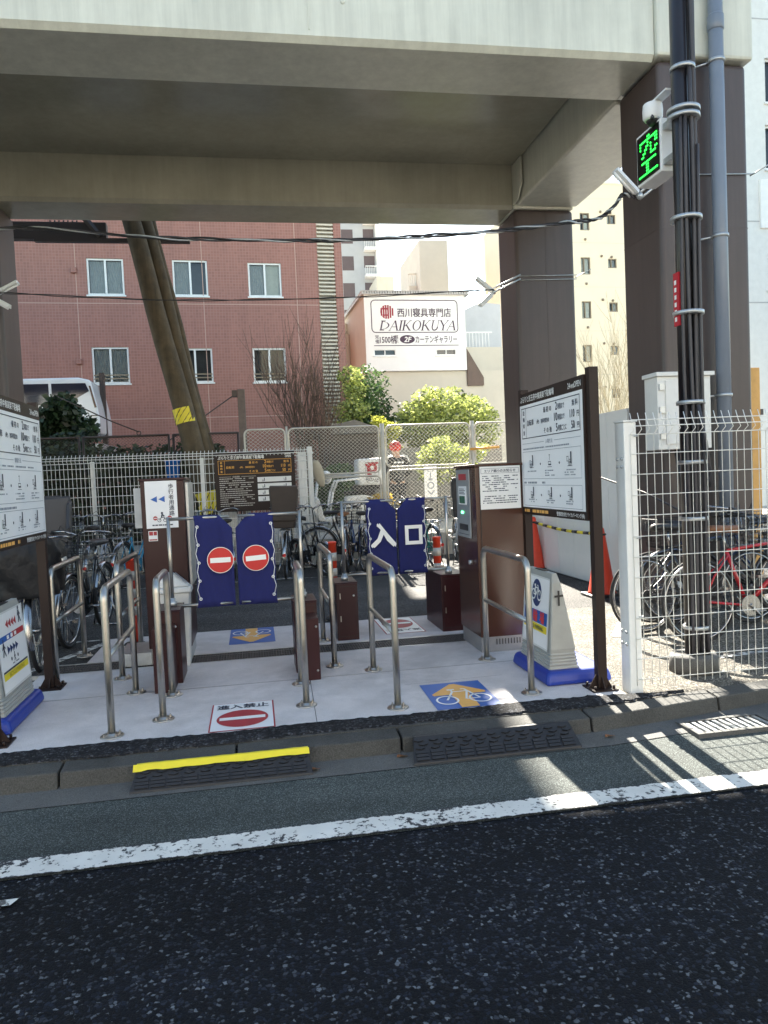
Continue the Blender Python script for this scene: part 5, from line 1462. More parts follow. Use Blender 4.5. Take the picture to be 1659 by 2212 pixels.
# ------------------------------------------------------------------ bicycles
m_tyre = mat('tyre_rubber', (.020, .020, .022), .7, 0, .15, 20)
m_chrome = mat('chrome', (.36, .36, .37), .24, 1.0, .04, 20)
m_saddle = mat('saddle_black', (.018, .017, .018), .5, 0, .15, 15); m_tan = mat('saddle_tan', (.20, .085, .035), .5, 0, .15, 15)
PAINT = {}
def paint(n, c):
    if n not in PAINT: PAINT[n] = mat('frame_paint_' + n, c, .25, 0, .04, 10, coat=.5)
    return PAINT[n]
WH = {}
def wheel(par, r, x, tyre_m=None, thin=False):
    k = (r, thin)
    if k not in WH:
        m = M(); m.cyl((0, -.035, r), (0, .035, r), .018, n=10)
        for i in range(28):
            a = 2 * math.pi * i / 28; b = a + (.45 if i % 2 else -.45); s = .028 if i % 4 < 2 else -.028
            m.tube([(.016 * math.cos(b), s, r + .016 * math.sin(b)), ((r - .042) * math.cos(a), 0, r + (r - .042) * math.sin(a))], .0016, 3, cap=False)
        w = m.build('wheel', m_chrome, par)
        t_ = M().torus((0, 0, r), r - .017, .012 if thin else .019, 36, 8).build('tyre', m_tyre, w)
        q = M().torus((0, 0, r), r - .043, .011, 36, 6).build('rim', m_chrome, w)
        WH[k] = (w.data, t_.data, q.data)
    else:
        w = bpy.data.objects.new('wheel', WH[k][0]); S.collection.objects.link(w); w.parent = par
        for n, d in (('tyre', WH[k][1]), ('rim', WH[k][2])):
            o = bpy.data.objects.new(n, d); S.collection.objects.link(o); o.parent = w
    w.location = (x, 0, 0)
    return w
def bike(label, loc, heading, colour, style='city', r=.335, basket=True, child=False, cover=False, rack=True, saddle=None, lean=0.0, rim_m=None, steer=0.0, grp='parked bicycles'):
    t = thing('bicycle', label, 'bicycle', (0, 0, 0), grp)
    wb = 1.06 if r > .3 else .92
    road = style == 'road'
    wheel(t, r, 0, thin=road); wheel(t, r, wb, thin=road)
    fz = r + .30; bb = (.43, 0, .285); st = (.27, 0, .56 + r * .5); hb = (wb - .20, 0, r + .27); ht = (wb - .25, 0, r + .44)
    m = M()
    m.tube([bb, st], .016, 8); m.tube([ht, hb], .019, 8)
    if road: m.tube([st, ht], .014, 8); m.tube([bb, (hb[0] - .005, 0, hb[2] + .03)], .019, 8)
    else:
        m.tube([(bb[0], 0, bb[2] + .01), (.58, 0, .30), (wb - .34, 0, r + .14), (hb[0], 0, hb[2])], .019, 8)
        m.tube([(.36, 0, .44), (.55, 0, .43), (wb - .36, 0, r + .26), (ht[0] + .01, 0, ht[2] - .04)], .013, 8)
    for s in (-1, 1):
        m.tube([(bb[0], s * .03, bb[2]), (.2, s * .045, (bb[2] + r) / 2), (0, s * .055, r)], .010, 6)
        m.tube([(st[0], s * .02, st[2] - .04), (.12, s * .045, (st[2] + r) / 2), (0, s * .055, r)], .008, 6)
    m.build('frame', colour, t)
    m = M()
    for s in (-1, 1): m.tube([(hb[0] + .005, s * .015, hb[2] - .01), (hb[0] + .02, s * .048, hb[2] - .05), (wb - .07, s * .052, r + .1), (wb, s * .052, r)], .011, 6)
    m.build('fork', m_chrome if not road else colour, t)
    hz = 1.02 if not road else .97; hx = wb - .29
    m = M(); m.tube([ht, (ht[0] - .02, 0, hz - .02), (hx + .05, 0, hz)], .012, 8)
    if road: pts = [(hx + .05, 0, hz), (hx + .06, .19, hz), (hx + .10, .20, hz), (hx + .15, .20, hz - .04), (hx + .12, .20, hz - .11), (hx + .02, .20, hz - .13)]
    else: pts = [(hx + .05, 0, hz), (hx + .08, .10, hz + .04), (hx + .06, .22, hz + .04), (hx - .06, .27, hz + .02), (hx - .16, .28, hz + .0)]
    m.tube(pts, .011, 8); m.tube([(x, -y, z) for x, y, z in pts], .011, 8)
    hbo = m.build('handlebar', m_chrome if not road else m_black, t)
    g = M(); a, b = Vector(pts[-2]), Vector(pts[-1])
    for s in (1, -1): g.tube([(a.x * .55 + b.x * .45, s * (a.y * .55 + b.y * .45), a.z * .55 + b.z * .45), (b.x - .01, s * b.y, b.z)], .0165, 8); g.tube([(a.x, s * a.y, a.z - .02), ((a.x + b.x) / 2, s * (a.y - .02), b.z - .045)], .006, 5)
    g.build('grip', m_black, hbo)
    bc = M()
    for s in (1, -1): bc.tube([((a.x + b.x) / 2, s * (a.y - .02), b.z - .03), (hx + .12, s * .12, hz + .10), (hx + .13, s * .03, hz - .02), (hb[0] + .04, s * .02, hb[2] + .05)], .0035, 4)
    bc.build('brake_cable', m_black, t)
    sx_, sz_ = st[0] - .03, st[2] + .16
    m = M(); m.tube([st, (sx_ + .01, 0, sz_ - .02)], .012, 8); m.build('seat_post', m_chrome, t)
    m = M(); W_ = .065 if road else .10
    prof = [(-.13, W_ * .75, .045), (-.10, W_, .06), (-.02, W_ * .8, .055), (.06, W_ * .35, .045), (.14, .022, .035), (.16, .01, .028)]
    v = []
    for x, w, z in prof:
        for q in range(10):
            a = 2 * math.pi * q / 10
            v.append((sx_ + x, w * math.cos(a), sz_ + z * .5 + .032 * math.sin(a) - .008))
    m.add(v, [(i * 10 + j, (i + 1) * 10 + j, (i + 1) * 10 + (j + 1) % 10, i * 10 + (j + 1) % 10) for i in range(5) for j in range(10)] + [tuple(range(10)), tuple(reversed(range(50, 60)))], True)
    m.build('saddle', saddle or m_saddle, t)
    m = M(); m.lathe([(.085, -.004), (.085, .004)], (bb[0], -.045, bb[2]), 24, axis='y'); m.cyl((bb[0], -.07, bb[2]), (bb[0], .08, bb[2]), .014, n=8); m.tube([(bb[0], -.06, bb[2]), (bb[0] + .10, -.07, bb[2] - .13)], .009, 6); m.tube([(bb[0], .06, bb[2]), (bb[0] - .10, .07, bb[2] + .13)], .009, 6)
    m.box(bb[0] + .06, -.15, bb[2] - .145, bb[0] + .14, -.07, bb[2] - .12); m.box(bb[0] - .14, .07, bb[2] + .12, bb[0] - .06, .15, bb[2] + .145)
    m.build('crankset', m_chrome, t)
    if road:
        m = M(); m.tube([(bb[0], -.045, bb[2] + .085), (0, -.045, r + .04)], .004, 4); m.tube([(bb[0], -.045, bb[2] - .085), (0, -.045, r - .04)], .004, 4); m.build('chain', m_black, t)
        M().lathe([(.045, -.003), (.045, .003)], (0, -.045, r), 16, axis='y').build('sprocket', m_black, t)
    else:
        m = M(); m.prism([(-.06, -.06, r - .06), (bb[0] + .10, -.06, bb[2] - .10), (bb[0] + .10, -.06, bb[2] + .10), (-.06, -.06, r + .05)], (0, .02, 0)); m.build('chain_guard', colour if colour is not None else m_black, t)
        for x, a0, a1 in ((0, 20, 195), (wb, -15, 150)):
            m = M(); R = r + .022; n = 18
            v = []
            for i in range(n + 1):
                q = rad(a0 + (a1 - a0) * i / n)
                for y, d in ((-.028, -.010), (-.014, .004), (.014, .004), (.028, -.010)): v.append((x + (R + d) * math.cos(q), y, r + (R + d) * math.sin(q)))
            m.add(v, [(i * 4 + j, i * 4 + j + 1, i * 4 + j + 5, i * 4 + j + 4) for i in range(n) for j in range(3)], True); m.build('mudguard', m_chrome, t)
        m = M(); m.lathe([(.026, -.01), (.022, .004)], (-r - .03, 0, r + .05), 12, axis='x'); m.build('reflector', m_red, t)
        m = M()
        for s in (-1, 1): m.tube([(0, s * .06, r - .02), (-.05, s * .13, .012)], .009, 6)
        m.tube([(-.05, -.14, .012), (-.05, .14, .012)], .009, 6); m.build('kickstand', m_chrome, t)
        m = M(); m.lathe([(.03, -.05), (.042, .02), (.042, .025)], (wb + .02, .09, r + .03), 14, axis='x'); m.build('front_lamp', m_offw, t)
    if rack and not road:
        m = M(); z = 2 * r + .07
        for y in (-.07, 0, .07): m.tube([(-.28, y, z), (.20, y, z)], .006, 5)
        for x in (-.28, -.12, .04, .2): m.tube([(x, -.07, z), (x, .07, z)], .006, 5)
        for s in (-1, 1): m.tube([(-.2, s * .07, z), (0, s * .06, r)], .006, 5)
        m.build('rear_rack', m_chrome, t)
    if basket:
        m = M(); x0, x1, zb, zt = wb - .13, wb + .17, .70, .96
        for k in range(6):
            z = zb + (zt - zb) * k / 5; e = .03 * k / 5
            m.tube([(x0 - e, -.17 - e, z), (x1 + e, -.17 - e, z), (x1 + e, .17 + e, z), (x0 - e, .17 + e, z)], .0045 if k == 5 else .0025, 4, closed=True, smooth=False)
        for i in range(10):
            y = -.17 + .34 * i / 9
            for xx, e in ((x0, -.03), (x1, .03)): m.tube([(xx, y, zb), (xx + e, y * 1.17, zt)], .0025, 3)
            m.tube([(x0, y, zb), (x1, y, zb)], .0025, 3)
        for i in range(8):
            x = x0 + (x1 - x0) * i / 7
            for s in (-1, 1): m.tube([(x, s * .17, zb), (x, s * .2, zt)], .0025, 3)
        m.build('basket', m_black if basket == 'black' else m_chrome, t)
    if child:
        m = M(); zc = 2 * r + .10
        m.hexa([(-.30, -.15, zc), (.06, -.15, zc), (.06, .15, zc), (-.30, .15, zc)], [(-.33, -.17, zc + .14), (.10, -.17, zc + .14), (.10, .17, zc + .14), (-.33, .17, zc + .14)])
        m.hexa([(-.34, -.17, zc + .10), (-.26, -.17, zc + .10), (-.26, .17, zc + .10), (-.34, .17, zc + .10)], [(-.42, -.20, zc + .62), (-.34, -.20, zc + .62), (-.34, .20, zc + .62), (-.42, .20, zc + .62)])
        for s in (-1, 1): m.hexa([(-.34, s * .17 - .02, zc + .3), (-.10, s * .17 - .02, zc + .3), (-.10, s * .17 + .02, zc + .3), (-.34, s * .17 + .02, zc + .3)], [(-.40, s * .19 - .02, zc + .58), (-.22, s * .19 - .02, zc + .55), (-.22, s * .19 + .02, zc + .55), (-.40, s * .19 + .02, zc + .58)])
        m.build('child_seat', mat('child_seat_brown', (.055, .042, .036), .5, 0, .1, 8) if child == 'brown' else mat('child_seat_grey', (.035, .035, .040), .5, 0, .1, 8), t, bevel=.02)
    if cover:
        m = M(); c0 = Vector((wb + .02, 0, .93)); rr = random.Random(4); prof = []
        n, k = 40, 16
        v = []
        for j in range(k + 1):
            w = j / k
            for i in range(n):
                a = 2 * math.pi * i / n
                e = 1 / (abs(math.cos(a)) ** 4 + abs(math.sin(a)) ** 4) ** .25
                s = (.84 + .16 * w - .5 * max(0, w - .75)) * (1 + .07 * math.sin(a * 3 + w * 4) + .05 * math.sin(a * 7 + w * 9) + .035 * math.sin(a * 13 - w * 17) * w)
                v.append(c0 + Vector((.30 * e * s * math.cos(a), .27 * e * s * math.sin(a), -.30 + .44 * w + .045 * math.sin(a * 2 + 1) * w + .03 * math.sin(a * 5 + w * 6) * w)))
        m.add(v, [(j * n + i, j * n + (i + 1) % n, (j + 1) * n + (i + 1) % n, (j + 1) * n + i) for j in range(k) for i in range(n)] + [tuple(reversed(range(n))), tuple(range(k * n, (k + 1) * n))], True)
        cv = m.build('basket_cover', mat('black_cover_cloth', (.008, .008, .010), .62, 0, .25, 12, .9, 22), t)
        M().box(wb - .1, .262, .86, wb + .12, .275, .90).build('reflective_tape', m_offw, cv)
    t.location = Vector(loc)
    t.rotation_euler = (rad(lean), 0, rad(heading))
    return t
LZ = .108
blk = paint('black', (.012, .012, .014)); sil = paint('silver', (.42, .43, .45)); blu = paint('cyan', (.02, .24, .42)); gre = paint('teal', (.04, .30, .26))
wht = paint('white', (.65, .66, .66)); redp = paint('red', (.42, .012, .02)); nav = paint('navy', (.012, .03, .10)); brn = paint('brown', (.10, .05, .035))
bike('black bicycle with a bulky black covered basket beside the brown sign post', (-1.86, 7.5, LZ), -84, blk, cover=True, basket=False, child='grey', lean=3)
bike('dark bicycle parked between the covered bicycle and the stainless rail', (-1.62, 8.4, LZ), -96, blk, basket='black', lean=-2)
bike('black bicycle behind the covered one, half hidden by the price board', (-2.45, 8.3, LZ), -88, nav, basket='black')
bike('silver city bicycle with a wire basket seen from behind at the mesh fence', (-2.30, 11.15, LZ), 88, sil, lean=2)
bike('bright blue framed bicycle with a basket at the rear mesh fence', (-1.93, 11.5, LZ), 75, blu, lean=3)
bike('brown bicycle standing left of the silver one along the rear fence', (-2.80, 11.3, LZ), 92, brn, child='grey')
bike('black bicycle just right of the pay cabinet at the rear fence', (-.95, 11.3, LZ), 84, blk, basket='black')
bike('black bicycle with a brown child seat in front of the brown rules board', (.42, 11.35, LZ), 84, blk, child='brown', basket='black', lean=2)
bike('black bicycle with bare handlebars in front of the left part of the rules board', (-.35, 11.25, LZ), 99, blk, basket=False, lean=-3)
bike('small wheeled black folding bicycle at the end post of the mesh fence', (.66, 12.2, LZ), -66, blk, r=.255, basket=False, rack=False, lean=3)
bike('long black bicycle parked broadside behind the first banded post', (1.02, 12.55, LZ), -8, blk, basket='black', lean=4)
bike('dark red bicycle with a brown saddle behind the entrance gate post', (1.38, 11.55, LZ), 80, brn, saddle=m_tan, lean=-3)
bike('navy bicycle half hidden behind the banner with the first white character', (1.62, 11.5, LZ), 96, nav, basket='black', lean=2)
bike('white bicycle in the sun behind the two entrance banners', (2.22, 11.7, LZ), 85, wht, lean=2)
bike('teal framed bicycle in the sun beside the banded post and ticket machine', (2.75, 11.55, LZ), 98, gre, lean=-2)
bike('silver bicycle in the sun left of the ticket machine', (3.18, 11.6, LZ), 80, sil, child='grey', lean=3)
bike('black bicycle in the sun, last in the row before the ticket machine', (3.62, 11.8, LZ), 95, blk, lean=2)
bike('red and white sports bicycle with a tan saddle right behind the white mesh fence', (3.47, 5.50, LZ), 2, redp, 'road', r=.345, saddle=m_tan, lean=-4)
bike('black sports bicycle, its rear wheel left of the cable pole', (3.28, 6.02, LZ), 3, blk, 'road', r=.335, lean=-3)
bike('dark bicycle farthest from the mesh fence among those beside the column', (3.55, 6.40, LZ), -3, nav, 'road', r=.335, lean=2)
bike('black bicycle with a basket parked near the timber plank', (4.75, 6.1, LZ), 170, blk, basket='black', lean=2)
# ------------------------------------------------------------------ vegetation
def leaves(m, clumps, n, size, seed, flat=.6):
    r = random.Random(seed)
    tot = sum(c[1][0] * c[1][1] * c[1][2] for c in clumps)
    for c, rd in clumps:
        for i in range(int(n * rd[0] * rd[1] * rd[2] / tot) + 1):
            while True:
                x, y, z = r.uniform(-1, 1), r.uniform(-1, 1), r.uniform(-1, 1)
                d = x * x + y * y + z * z
                if .12 < d < 1 and r.random() < .25 + d: break
            p = Vector((c[0] + x * rd[0], c[1] + y * rd[1], c[2] + z * rd[2]))
            s = size * (.6 + .8 * r.random())
            a = r.random() * 6.283; el = r.uniform(-.9, .6)
            u = Vector((math.cos(a) * math.cos(el), math.sin(a) * math.cos(el), math.sin(el)))
            w = u.cross(Vector((r.uniform(-1, 1), r.uniform(-1, 1), r.uniform(-.2, 1)))).normalized() * s * .32
            m.poly([p, p + u * s * .45 + w, p + u * s, p + u * s * .45 - w])
    return m
def clumpset(c, rd, k, cs, seed, low=-.9):
    r = random.Random(seed); out = []
    for i in range(k):
        while True:
            x, y, z = r.uniform(-1, 1), r.uniform(-1, 1), r.uniform(low, 1)
            if x * x + y * y + z * z < 1: break
        s = cs * r.uniform(.4, 1.45)
        out.append(((c[0] + x * rd[0], c[1] + y * rd[1], c[2] + z * rd[2]), (s, s, s * .75)))
    return out
def branch(m, p, d, L, r0, depth, rr, spread=.55, up_=.25, nb=3):
    pts = [p]; q = p.copy(); dd = d.copy()
    for i in range(4):
        dd = (dd + Vector((rr.uniform(-.12, .12), rr.uniform(-.12, .12), rr.uniform(-.02, .10)))).normalized()
        q = q + dd * L / 4; pts.append(q.copy())
    m.tube(pts, [r0 * (1 - .13 * i) for i in range(5)], 6 if r0 > .03 else 4, cap=False)
    if depth > 0:
        for i in range(nb):
            k = rr.choice((2, 3, 4, 4)); nd = (dd + Vector((rr.uniform(-spread, spread), rr.uniform(-spread, spread), rr.uniform(-.1, .3) + up_))).normalized()
            branch(m, pts[k], nd, L * rr.uniform(.55, .85), r0 * .55, depth - 1, rr, spread, up_, nb)
lf_dark = leafmat('dark_evergreen_leaf', (.012, .028, .014), (.045, .085, .035), .25)
lf_mid = leafmat('evergreen_leaf', (.03, .07, .025), (.12, .20, .06), .35)
lf_lime = leafmat('lime_leaf', (.26, .30, .03), (.60, .58, .10), .5)
lf_pale = leafmat('pale_leaf', (.08, .14, .025), (.62, .66, .20), .45)
lf_hedge = leafmat('hedge_leaf', (.02, .035, .015), (.06, .09, .035), .25)
def tree(label, base, clumps, n, size, lm, seed, trunk_r, cat='tree', name='tree', limbs=4):
    t = thing(name, label, cat, base)
    leaves(M(), clumps, n, size, seed).build('crown', lm, t)
    m = M(); b = Vector(base); cs = [Vector(c[0]) for c in clumps]; cen = sum(cs, Vector()) / len(cs)
    m.tube([b, b.lerp(Vector((cen.x, cen.y, b.z)), .5) + Vector((0, 0, (cen.z - b.z) * .4)), cen], [trunk_r, trunk_r * .75, trunk_r * .4], 8)
    rr = random.Random(seed)
    for c in rr.sample(cs, min(limbs * 2, len(cs))):
        s = b.lerp(cen, rr.uniform(.35, .9)); m.tube([s, s.lerp(c, .5) + Vector((0, 0, .1)), c], [trunk_r * .4, trunk_r * .28, trunk_r * .12], 5)
    m.build('trunk', m_bark, t)
    return t
tree('sunlit round shrub with pale blossoming leaves in front of the shop building', (6.1, 23.5, .5), clumpset((6.0, 23.5, 2.9), (1.75, 1.3, 1.35), 46, .52, 1), 15000, .11, lf_pale, 1, .10)
tree('dark green conifer left of the pale round shrub', (3.75, 24.0, .5), [((3.75 + .35 * math.sin(i * 2.4), 24 + .3 * math.cos(i * 2.4), 2.0 + i * .135), (.95 - .030 * i, .8 - .025 * i, .42)) for i in range(22)], 12000, .10, lf_mid, 2, .10)
tree('pale leaved slim tree between the tiled building and the conifer', (3.1, 23.2, .5), clumpset((3.12, 23.2, 3.9), (.28, .3, 1.15), 14, .30, 8), 2600, .10, lf_pale, 9, .05)
tree('lime yellow bush behind the chain link gate', (3.55, 21.0, .5), clumpset((3.5, 21.0, 2.55), (.45, .4, .65), 18, .26, 3), 3200, .085, lf_lime, 3, .04, 'bush', 'bush')
tree('drooping dark leaved tree in front of the white van', (-3.75, 16.4, .5), clumpset((-3.75, 16.4, 2.55), (.68, .6, .92), 38, .30, 4), 9000, .13, lf_dark, 4, .09)
tree('low leafy shrub with white flowers before the grey block wall', (4.6, 16.8, .5), clumpset((4.5, 16.8, 1.85), (.9, .35, .45), 20, .26, 13), 3200, .085, lf_pale, 13, .04, 'bush', 'bush')
tree('orange yellow flowering plant by the entrance banners', (2.55, 14.4, .5), clumpset((2.55, 14.4, 1.0), (.22, .2, .3), 10, .14, 14), 900, .06, leafmat('amber_leaf', (.35, .2, .02), (.7, .5, .06), .5), 14, .02, 'plant', 'plant')
tree('small dark bush at the foot of the bare tree', (1.75, 17.0, .5), clumpset((1.75, 17.0, 1.25), (.55, .4, .5), 16, .28, 15), 3600, .09, lf_mid, 15, .04, 'bush', 'bush')
t = thing('hedge', 'clipped dark hedge behind the white mesh fence', 'hedge', (-1.9, 15.3, .5))
leaves(M(), [((-4.6 + i * .42, 15.3 + .08 * math.sin(i * 3), z), (.34, .32, .38)) for i in range(10) for z in (.75, 1.25, 1.75, 2.02)], 16000, .115, 6).build('foliage', lf_hedge, t)
m = M()
for i in range(10): m.tube([(-4.6 + i * .42, 15.3, .5), (-4.55 + i * .42, 15.32, 1.9)], .025, 5)
m.build('stem', m_bark, t)
def bare(label, base, h, n, seed, r0, mt, spread, depth=3):
    t = thing('bare_tree', label, 'tree', base)
    m = M(); rr = random.Random(seed)
    for i in range(n):
        d = Vector((rr.uniform(-spread, spread), rr.uniform(-spread, spread), 1)).normalized()
        branch(m, Vector(base) + Vector((rr.uniform(-.12, .12), rr.uniform(-.12, .12), 0)), d, h * rr.uniform(.75, 1), r0 * rr.uniform(.6, 1), depth, rr, .62, .36, 4)
    m.build('trunk', mt, t)
    return t
bare('leafless reddish brown tree with many upright stems before the tiled building', (1.42, 17.6, .5), 1.9, 8, 21, .042, mat('grey_brown_bark', (.12, .08, .062), .9, 0, .2, 14), .15)
bare('thin leafless tree before the cream apartment block', (14.6, 30, .5), 3.2, 5, 33, .06, mat('pale_bark', (.50, .42, .28), .9, 0, .2, 14), .3)
# ------------------------------------------------------------------ things behind the gate
t = thing('low_house', 'low wooden outbuilding with pale eaves and a dark slatted wall beside the tiled building', 'building', (2.6, 21.5, .5))
M().box(2.0, 20.4, .5, 3.4, 22.5, 2.75).build('wall', mat('dark_slats', (.12, .10, .085), .8, 0, .3, 9), t)
m = M()
for i in range(30): m.box(2.02 + i * .046, 20.385, .9, 2.04 + i * .046, 20.398, 2.55)
m.build('slat', m_clbrown, t)
m = M(); m.prism([(1.7, 20.1, 2.76), (3.5, 20.1, 2.76), (3.5, 20.1, 2.84), (2.75, 20.1, 3.12), (1.7, 20.1, 2.90)], (0, 2.6, 0)); m.build('roof', mat('roof_grey', (.16, .145, .125), .7, 0, .15, 3), t)
t = thing('block_pillar', 'stacked grey concrete block gate pillar beside the tiled building', 'pillar', (2.0, 19, .5))
for i in range(9): M().box(1.82, 18.9, .5 + i * .245, 2.02, 19.1, .735 + i * .245).build('block', m_gutter if i % 2 else m_kerb, t, bevel=.006)
t = thing('block_wall', 'weathered grey block wall behind the person with the red helmet', 'wall', (4.4, 18, .5))
m = M()
for i in range(4): m.box(2.9 + i * .8, 18, .5, 3.69 + i * .8, 18.15, 2.24)
m.build('wall', mat('grey_block', (.23, .215, .20), .85, 0, .15, 5, .2), t)
t = thing('standing_sign', 'small white standing sign on dark legs behind the chain link gate', 'sign', (3.55, 15.0, .5))
M().box(3.42, 15.0, 1.05, 3.68, 15.03, 1.78).build('panel', m_board, t)
M().box(3.42, 15.0, .5, 3.44, 15.03, 1.045).box(3.66, 15.0, .5, 3.68, 15.03, 1.045).build('leg', m_black, t)
fr = F((3.42, 15.0, 1.05), (1, 0, 0), (0, 0, 1))
m = M(); m.ring(fr, .13, .30, .05, .075, .003, n=16); m.rect(fr, .09, .40, .17, .44, .003); m.rect(fr, .12, .44, .14, .56, .003); m.stroke(fr, [(.06, .20), (.13, .12), (.20, .20)], .025, .003); m.frame(fr, .07, .58, .19, .67, .012, .003); m.build('pictogram', m_grey_ink, t)
# delivery scooter
t = thing('delivery_scooter', 'white delivery scooter with a big logo box on its tail behind the chain link gate', 'scooter', (1.9, 15.5, .5))
def cw(x):
    w = M().torus((x, 15.5, .72), .17, .05, 24, 8).build('wheel', m_tyre, t); M().lathe([(.13, -.04), (.13, .04)], (x, 15.5, .72), 16, axis='y').build('rim', m_galv, w)
cw(2.42); cw(1.15)
m = M(); m.prism([(2.78, 15.3, .85), (2.78, 15.3, 1.10), (2.2, 15.3, 1.22), (1.86, 15.3, 1.20), (1.80, 15.3, .82), (1.42, 15.3, .78), (1.40, 15.3, .70), (2.3, 15.3, .70)], (0, .4, 0)); m.build('body', m_white, t, bevel=.03)
m = M(); m.prism([(1.42, 15.28, .72), (1.30, 15.28, 1.18), (1.22, 15.28, 1.22), (1.16, 15.28, .95), (1.30, 15.28, .72)], (0, .44, 0)); m.build('leg_shield', m_white, t, bevel=.03)
m = M(); m.tube([(1.15, 15.5, .72), (1.25, 15.5, 1.2), (1.30, 15.5, 1.52)], .03, 8); m.tube([(1.36, 15.15, 1.55), (1.30, 15.5, 1.54), (1.36, 15.85, 1.55)], .018, 8); m.build('handlebar', m_white, t)
M().box(1.84, 15.33, 1.225, 2.25, 15.67, 1.30).build('saddle', m_saddle, t, bevel=.03)
m = M()
for y in (15.22, 15.78): m.tube([(1.58, y, 1.30), (1.68, y, 1.52), (2.15, y, 1.55)], .024, 8); m.tube([(1.58, y, 1.30), (1.50, y, .9)], .024, 8)
m.tube([(2.15, 15.22, 1.55), (2.15, 15.78, 1.55)], .02, 8)
m.build('canopy_frame', m_white, t)
m = M(); m.box(2.0, 15.3, 1.32, 2.75, 15.7, 1.40); m.build('box_carrier', m_black, t)
bx = M().box(2.10, 15.25, 1.41, 2.66, 15.78, 1.95).build('delivery_box', m_white, t, bevel=.05, seg=3)
fr = F((2.10, 15.25, 1.41), (1, 0, 0), (0, 0, 1))
m = M(); m.ring(fr, .30, .345, .045, .105, .004, n=24); m.flat(fr, [(.20, .17), (.28, .15), (.29, .30), (.22, .42), (.15, .44), (.19, .36)], .0045); m.flat(fr, [(.24, .42), (.43, .42), (.43, .455), (.20, .455)], .005); m.build('emblem', m_dull_red, bx)
m = M(); m.frame(fr, .16, .16, .44, .46, .006, .003); m.text(fr, 'PIZZA-LA', .30, .085, .075, .004, 'c', sx=.85, bold=.02); print_rows(m, fr, .18, .42, .055, 1, .02, .014, .004, 5, .9); m.build('lettering', m_ink, bx)
t = thing('hanging_helmet', 'white round helmet hung on the handlebar of the delivery scooter', 'helmet', (1.40, 15.05, 1.5))
M().ball((1.42, 15.05, 1.60), .135, 18, 12).build('shell', m_white, t)
M().ball((1.42, 15.0, 1.57), .105, 14, 9, (1, .9, .8)).build('visor', mat('pale_visor', (.4, .42, .45), .1, 0, 0), t)
t = thing('cloth_bag', 'pale cloth bag hanging at the end post of the mesh fence', 'bag', (1.15, 13.36, 1.4))
m = M(); v = []
for j in range(8):
    w = j / 7
    for i in range(12):
        a = 2 * math.pi * i / 12
        s = math.sin(math.pi * min(1, .12 + w * .8)) ** .7
        v.append((1.15 - .05 + .10 * w + .10 * s * math.cos(a), 13.36 + .055 * s * math.sin(a), 1.90 - .46 * w + .01 * math.sin(a * 3)))
m.add(v, [(j * 12 + i, (j + 1) * 12 + i, (j + 1) * 12 + (i + 1) % 12, j * 12 + (i + 1) % 12) for j in range(7) for i in range(12)] + [tuple(range(12)), tuple(reversed(range(84, 96)))], True); m.build('bag', mat('canvas_cloth', (.55, .48, .36), .9, 0, .1, 12), t)
for i, (x, lb) in enumerate(((-1.32, 'blue plastic bucket behind the mesh fence left of the leaning poles'), (-.45, 'blue plastic bucket behind the mesh fence right of the leaning poles'))):
    t = thing('bucket', lb, 'bucket', (x, 13.3, .1), 'blue buckets behind the mesh fence')
    M().box(x - .16, 13.2, .1, x + .16, 13.4, 1.68).build('stand', m_galv, t); M().lathe([(.10, 1.69), (.13, 1.97), (.135, 1.97), (.135, 1.99), (.10, 1.995)], (x, 13.3, 0), 18).build('body', paint('bucket_blue', (.02, .16, .55)), t)
# white van on a parking lift
t = thing('parked_van', 'white van with dark windows on the parking lift behind the dark tree', 'van', (-5.9, 20.8, 2.8))
prof = [(-8.1, 3.0), (-8.05, 3.55), (-7.7, 3.75), (-7.0, 4.28), (-6.5, 4.36), (-4.15, 4.37), (-3.86, 4.30), (-3.74, 3.70), (-3.69, 3.35), (-3.70, 2.98), (-3.9, 2.90), (-7.9, 2.90)]
m = M(); m.prism([(x, 20.0, z) for x, z in prof][::-1], (0, 1.75, 0)); m.build('body', mat('van_white', (.78, .80, .83), .2, 0, .03, 3, coat=.6), t, bevel=.06, seg=3)
wg = mat('van_glass', (.012, .015, .035), .05, 0, 0, spec=.9)
for pl in ([(-6.9, 3.72), (-6.3, 4.22), (-5.75, 4.22), (-5.75, 3.70)], [(-5.68, 3.70), (-5.68, 4.22), (-4.85, 4.22), (-4.85, 3.70)], [(-4.78, 3.72), (-4.78, 4.22), (-3.98, 4.22), (-3.90, 4.02), (-4.3, 3.80)]):
    M().prism([(x, 19.988, z) for x, z in pl][::-1], (0, .010, 0)).build('window', wg, t)
M().prism([(-3.90, 19.985, 4.15), (-3.86, 19.985, 4.15), (-3.74, 19.985, 3.62), (-3.79, 19.985, 3.60)][::-1], (0, .25, 0)).build('tail_light', brn, t)
M().box(-3.9, 19.985, 3.40, -3.72, 19.995, 3.42).build('door_seam', m_black, t)
for x in (-7.2, -4.6): M().lathe([(.20, -.1), (.31, -.09), (.31, .09), (.20, .1)], (x, 20.12, 3.0), 20, axis='y').build('wheel', m_tyre, t)
t = thing('parking_lift', 'grey steel parking lift platform carrying the white van', 'parking lift', (-5.9, 21, .5))
m = M(); m.box(-8.6, 19.85, 2.55, -3.62, 22.0, 2.70); m.build('platform', m_galv, t)
for x in (-8.5, -3.75): M().box(x - .06, 20.9, .5, x + .06, 21.05, 4.6).build('post', m_clbrown, t)
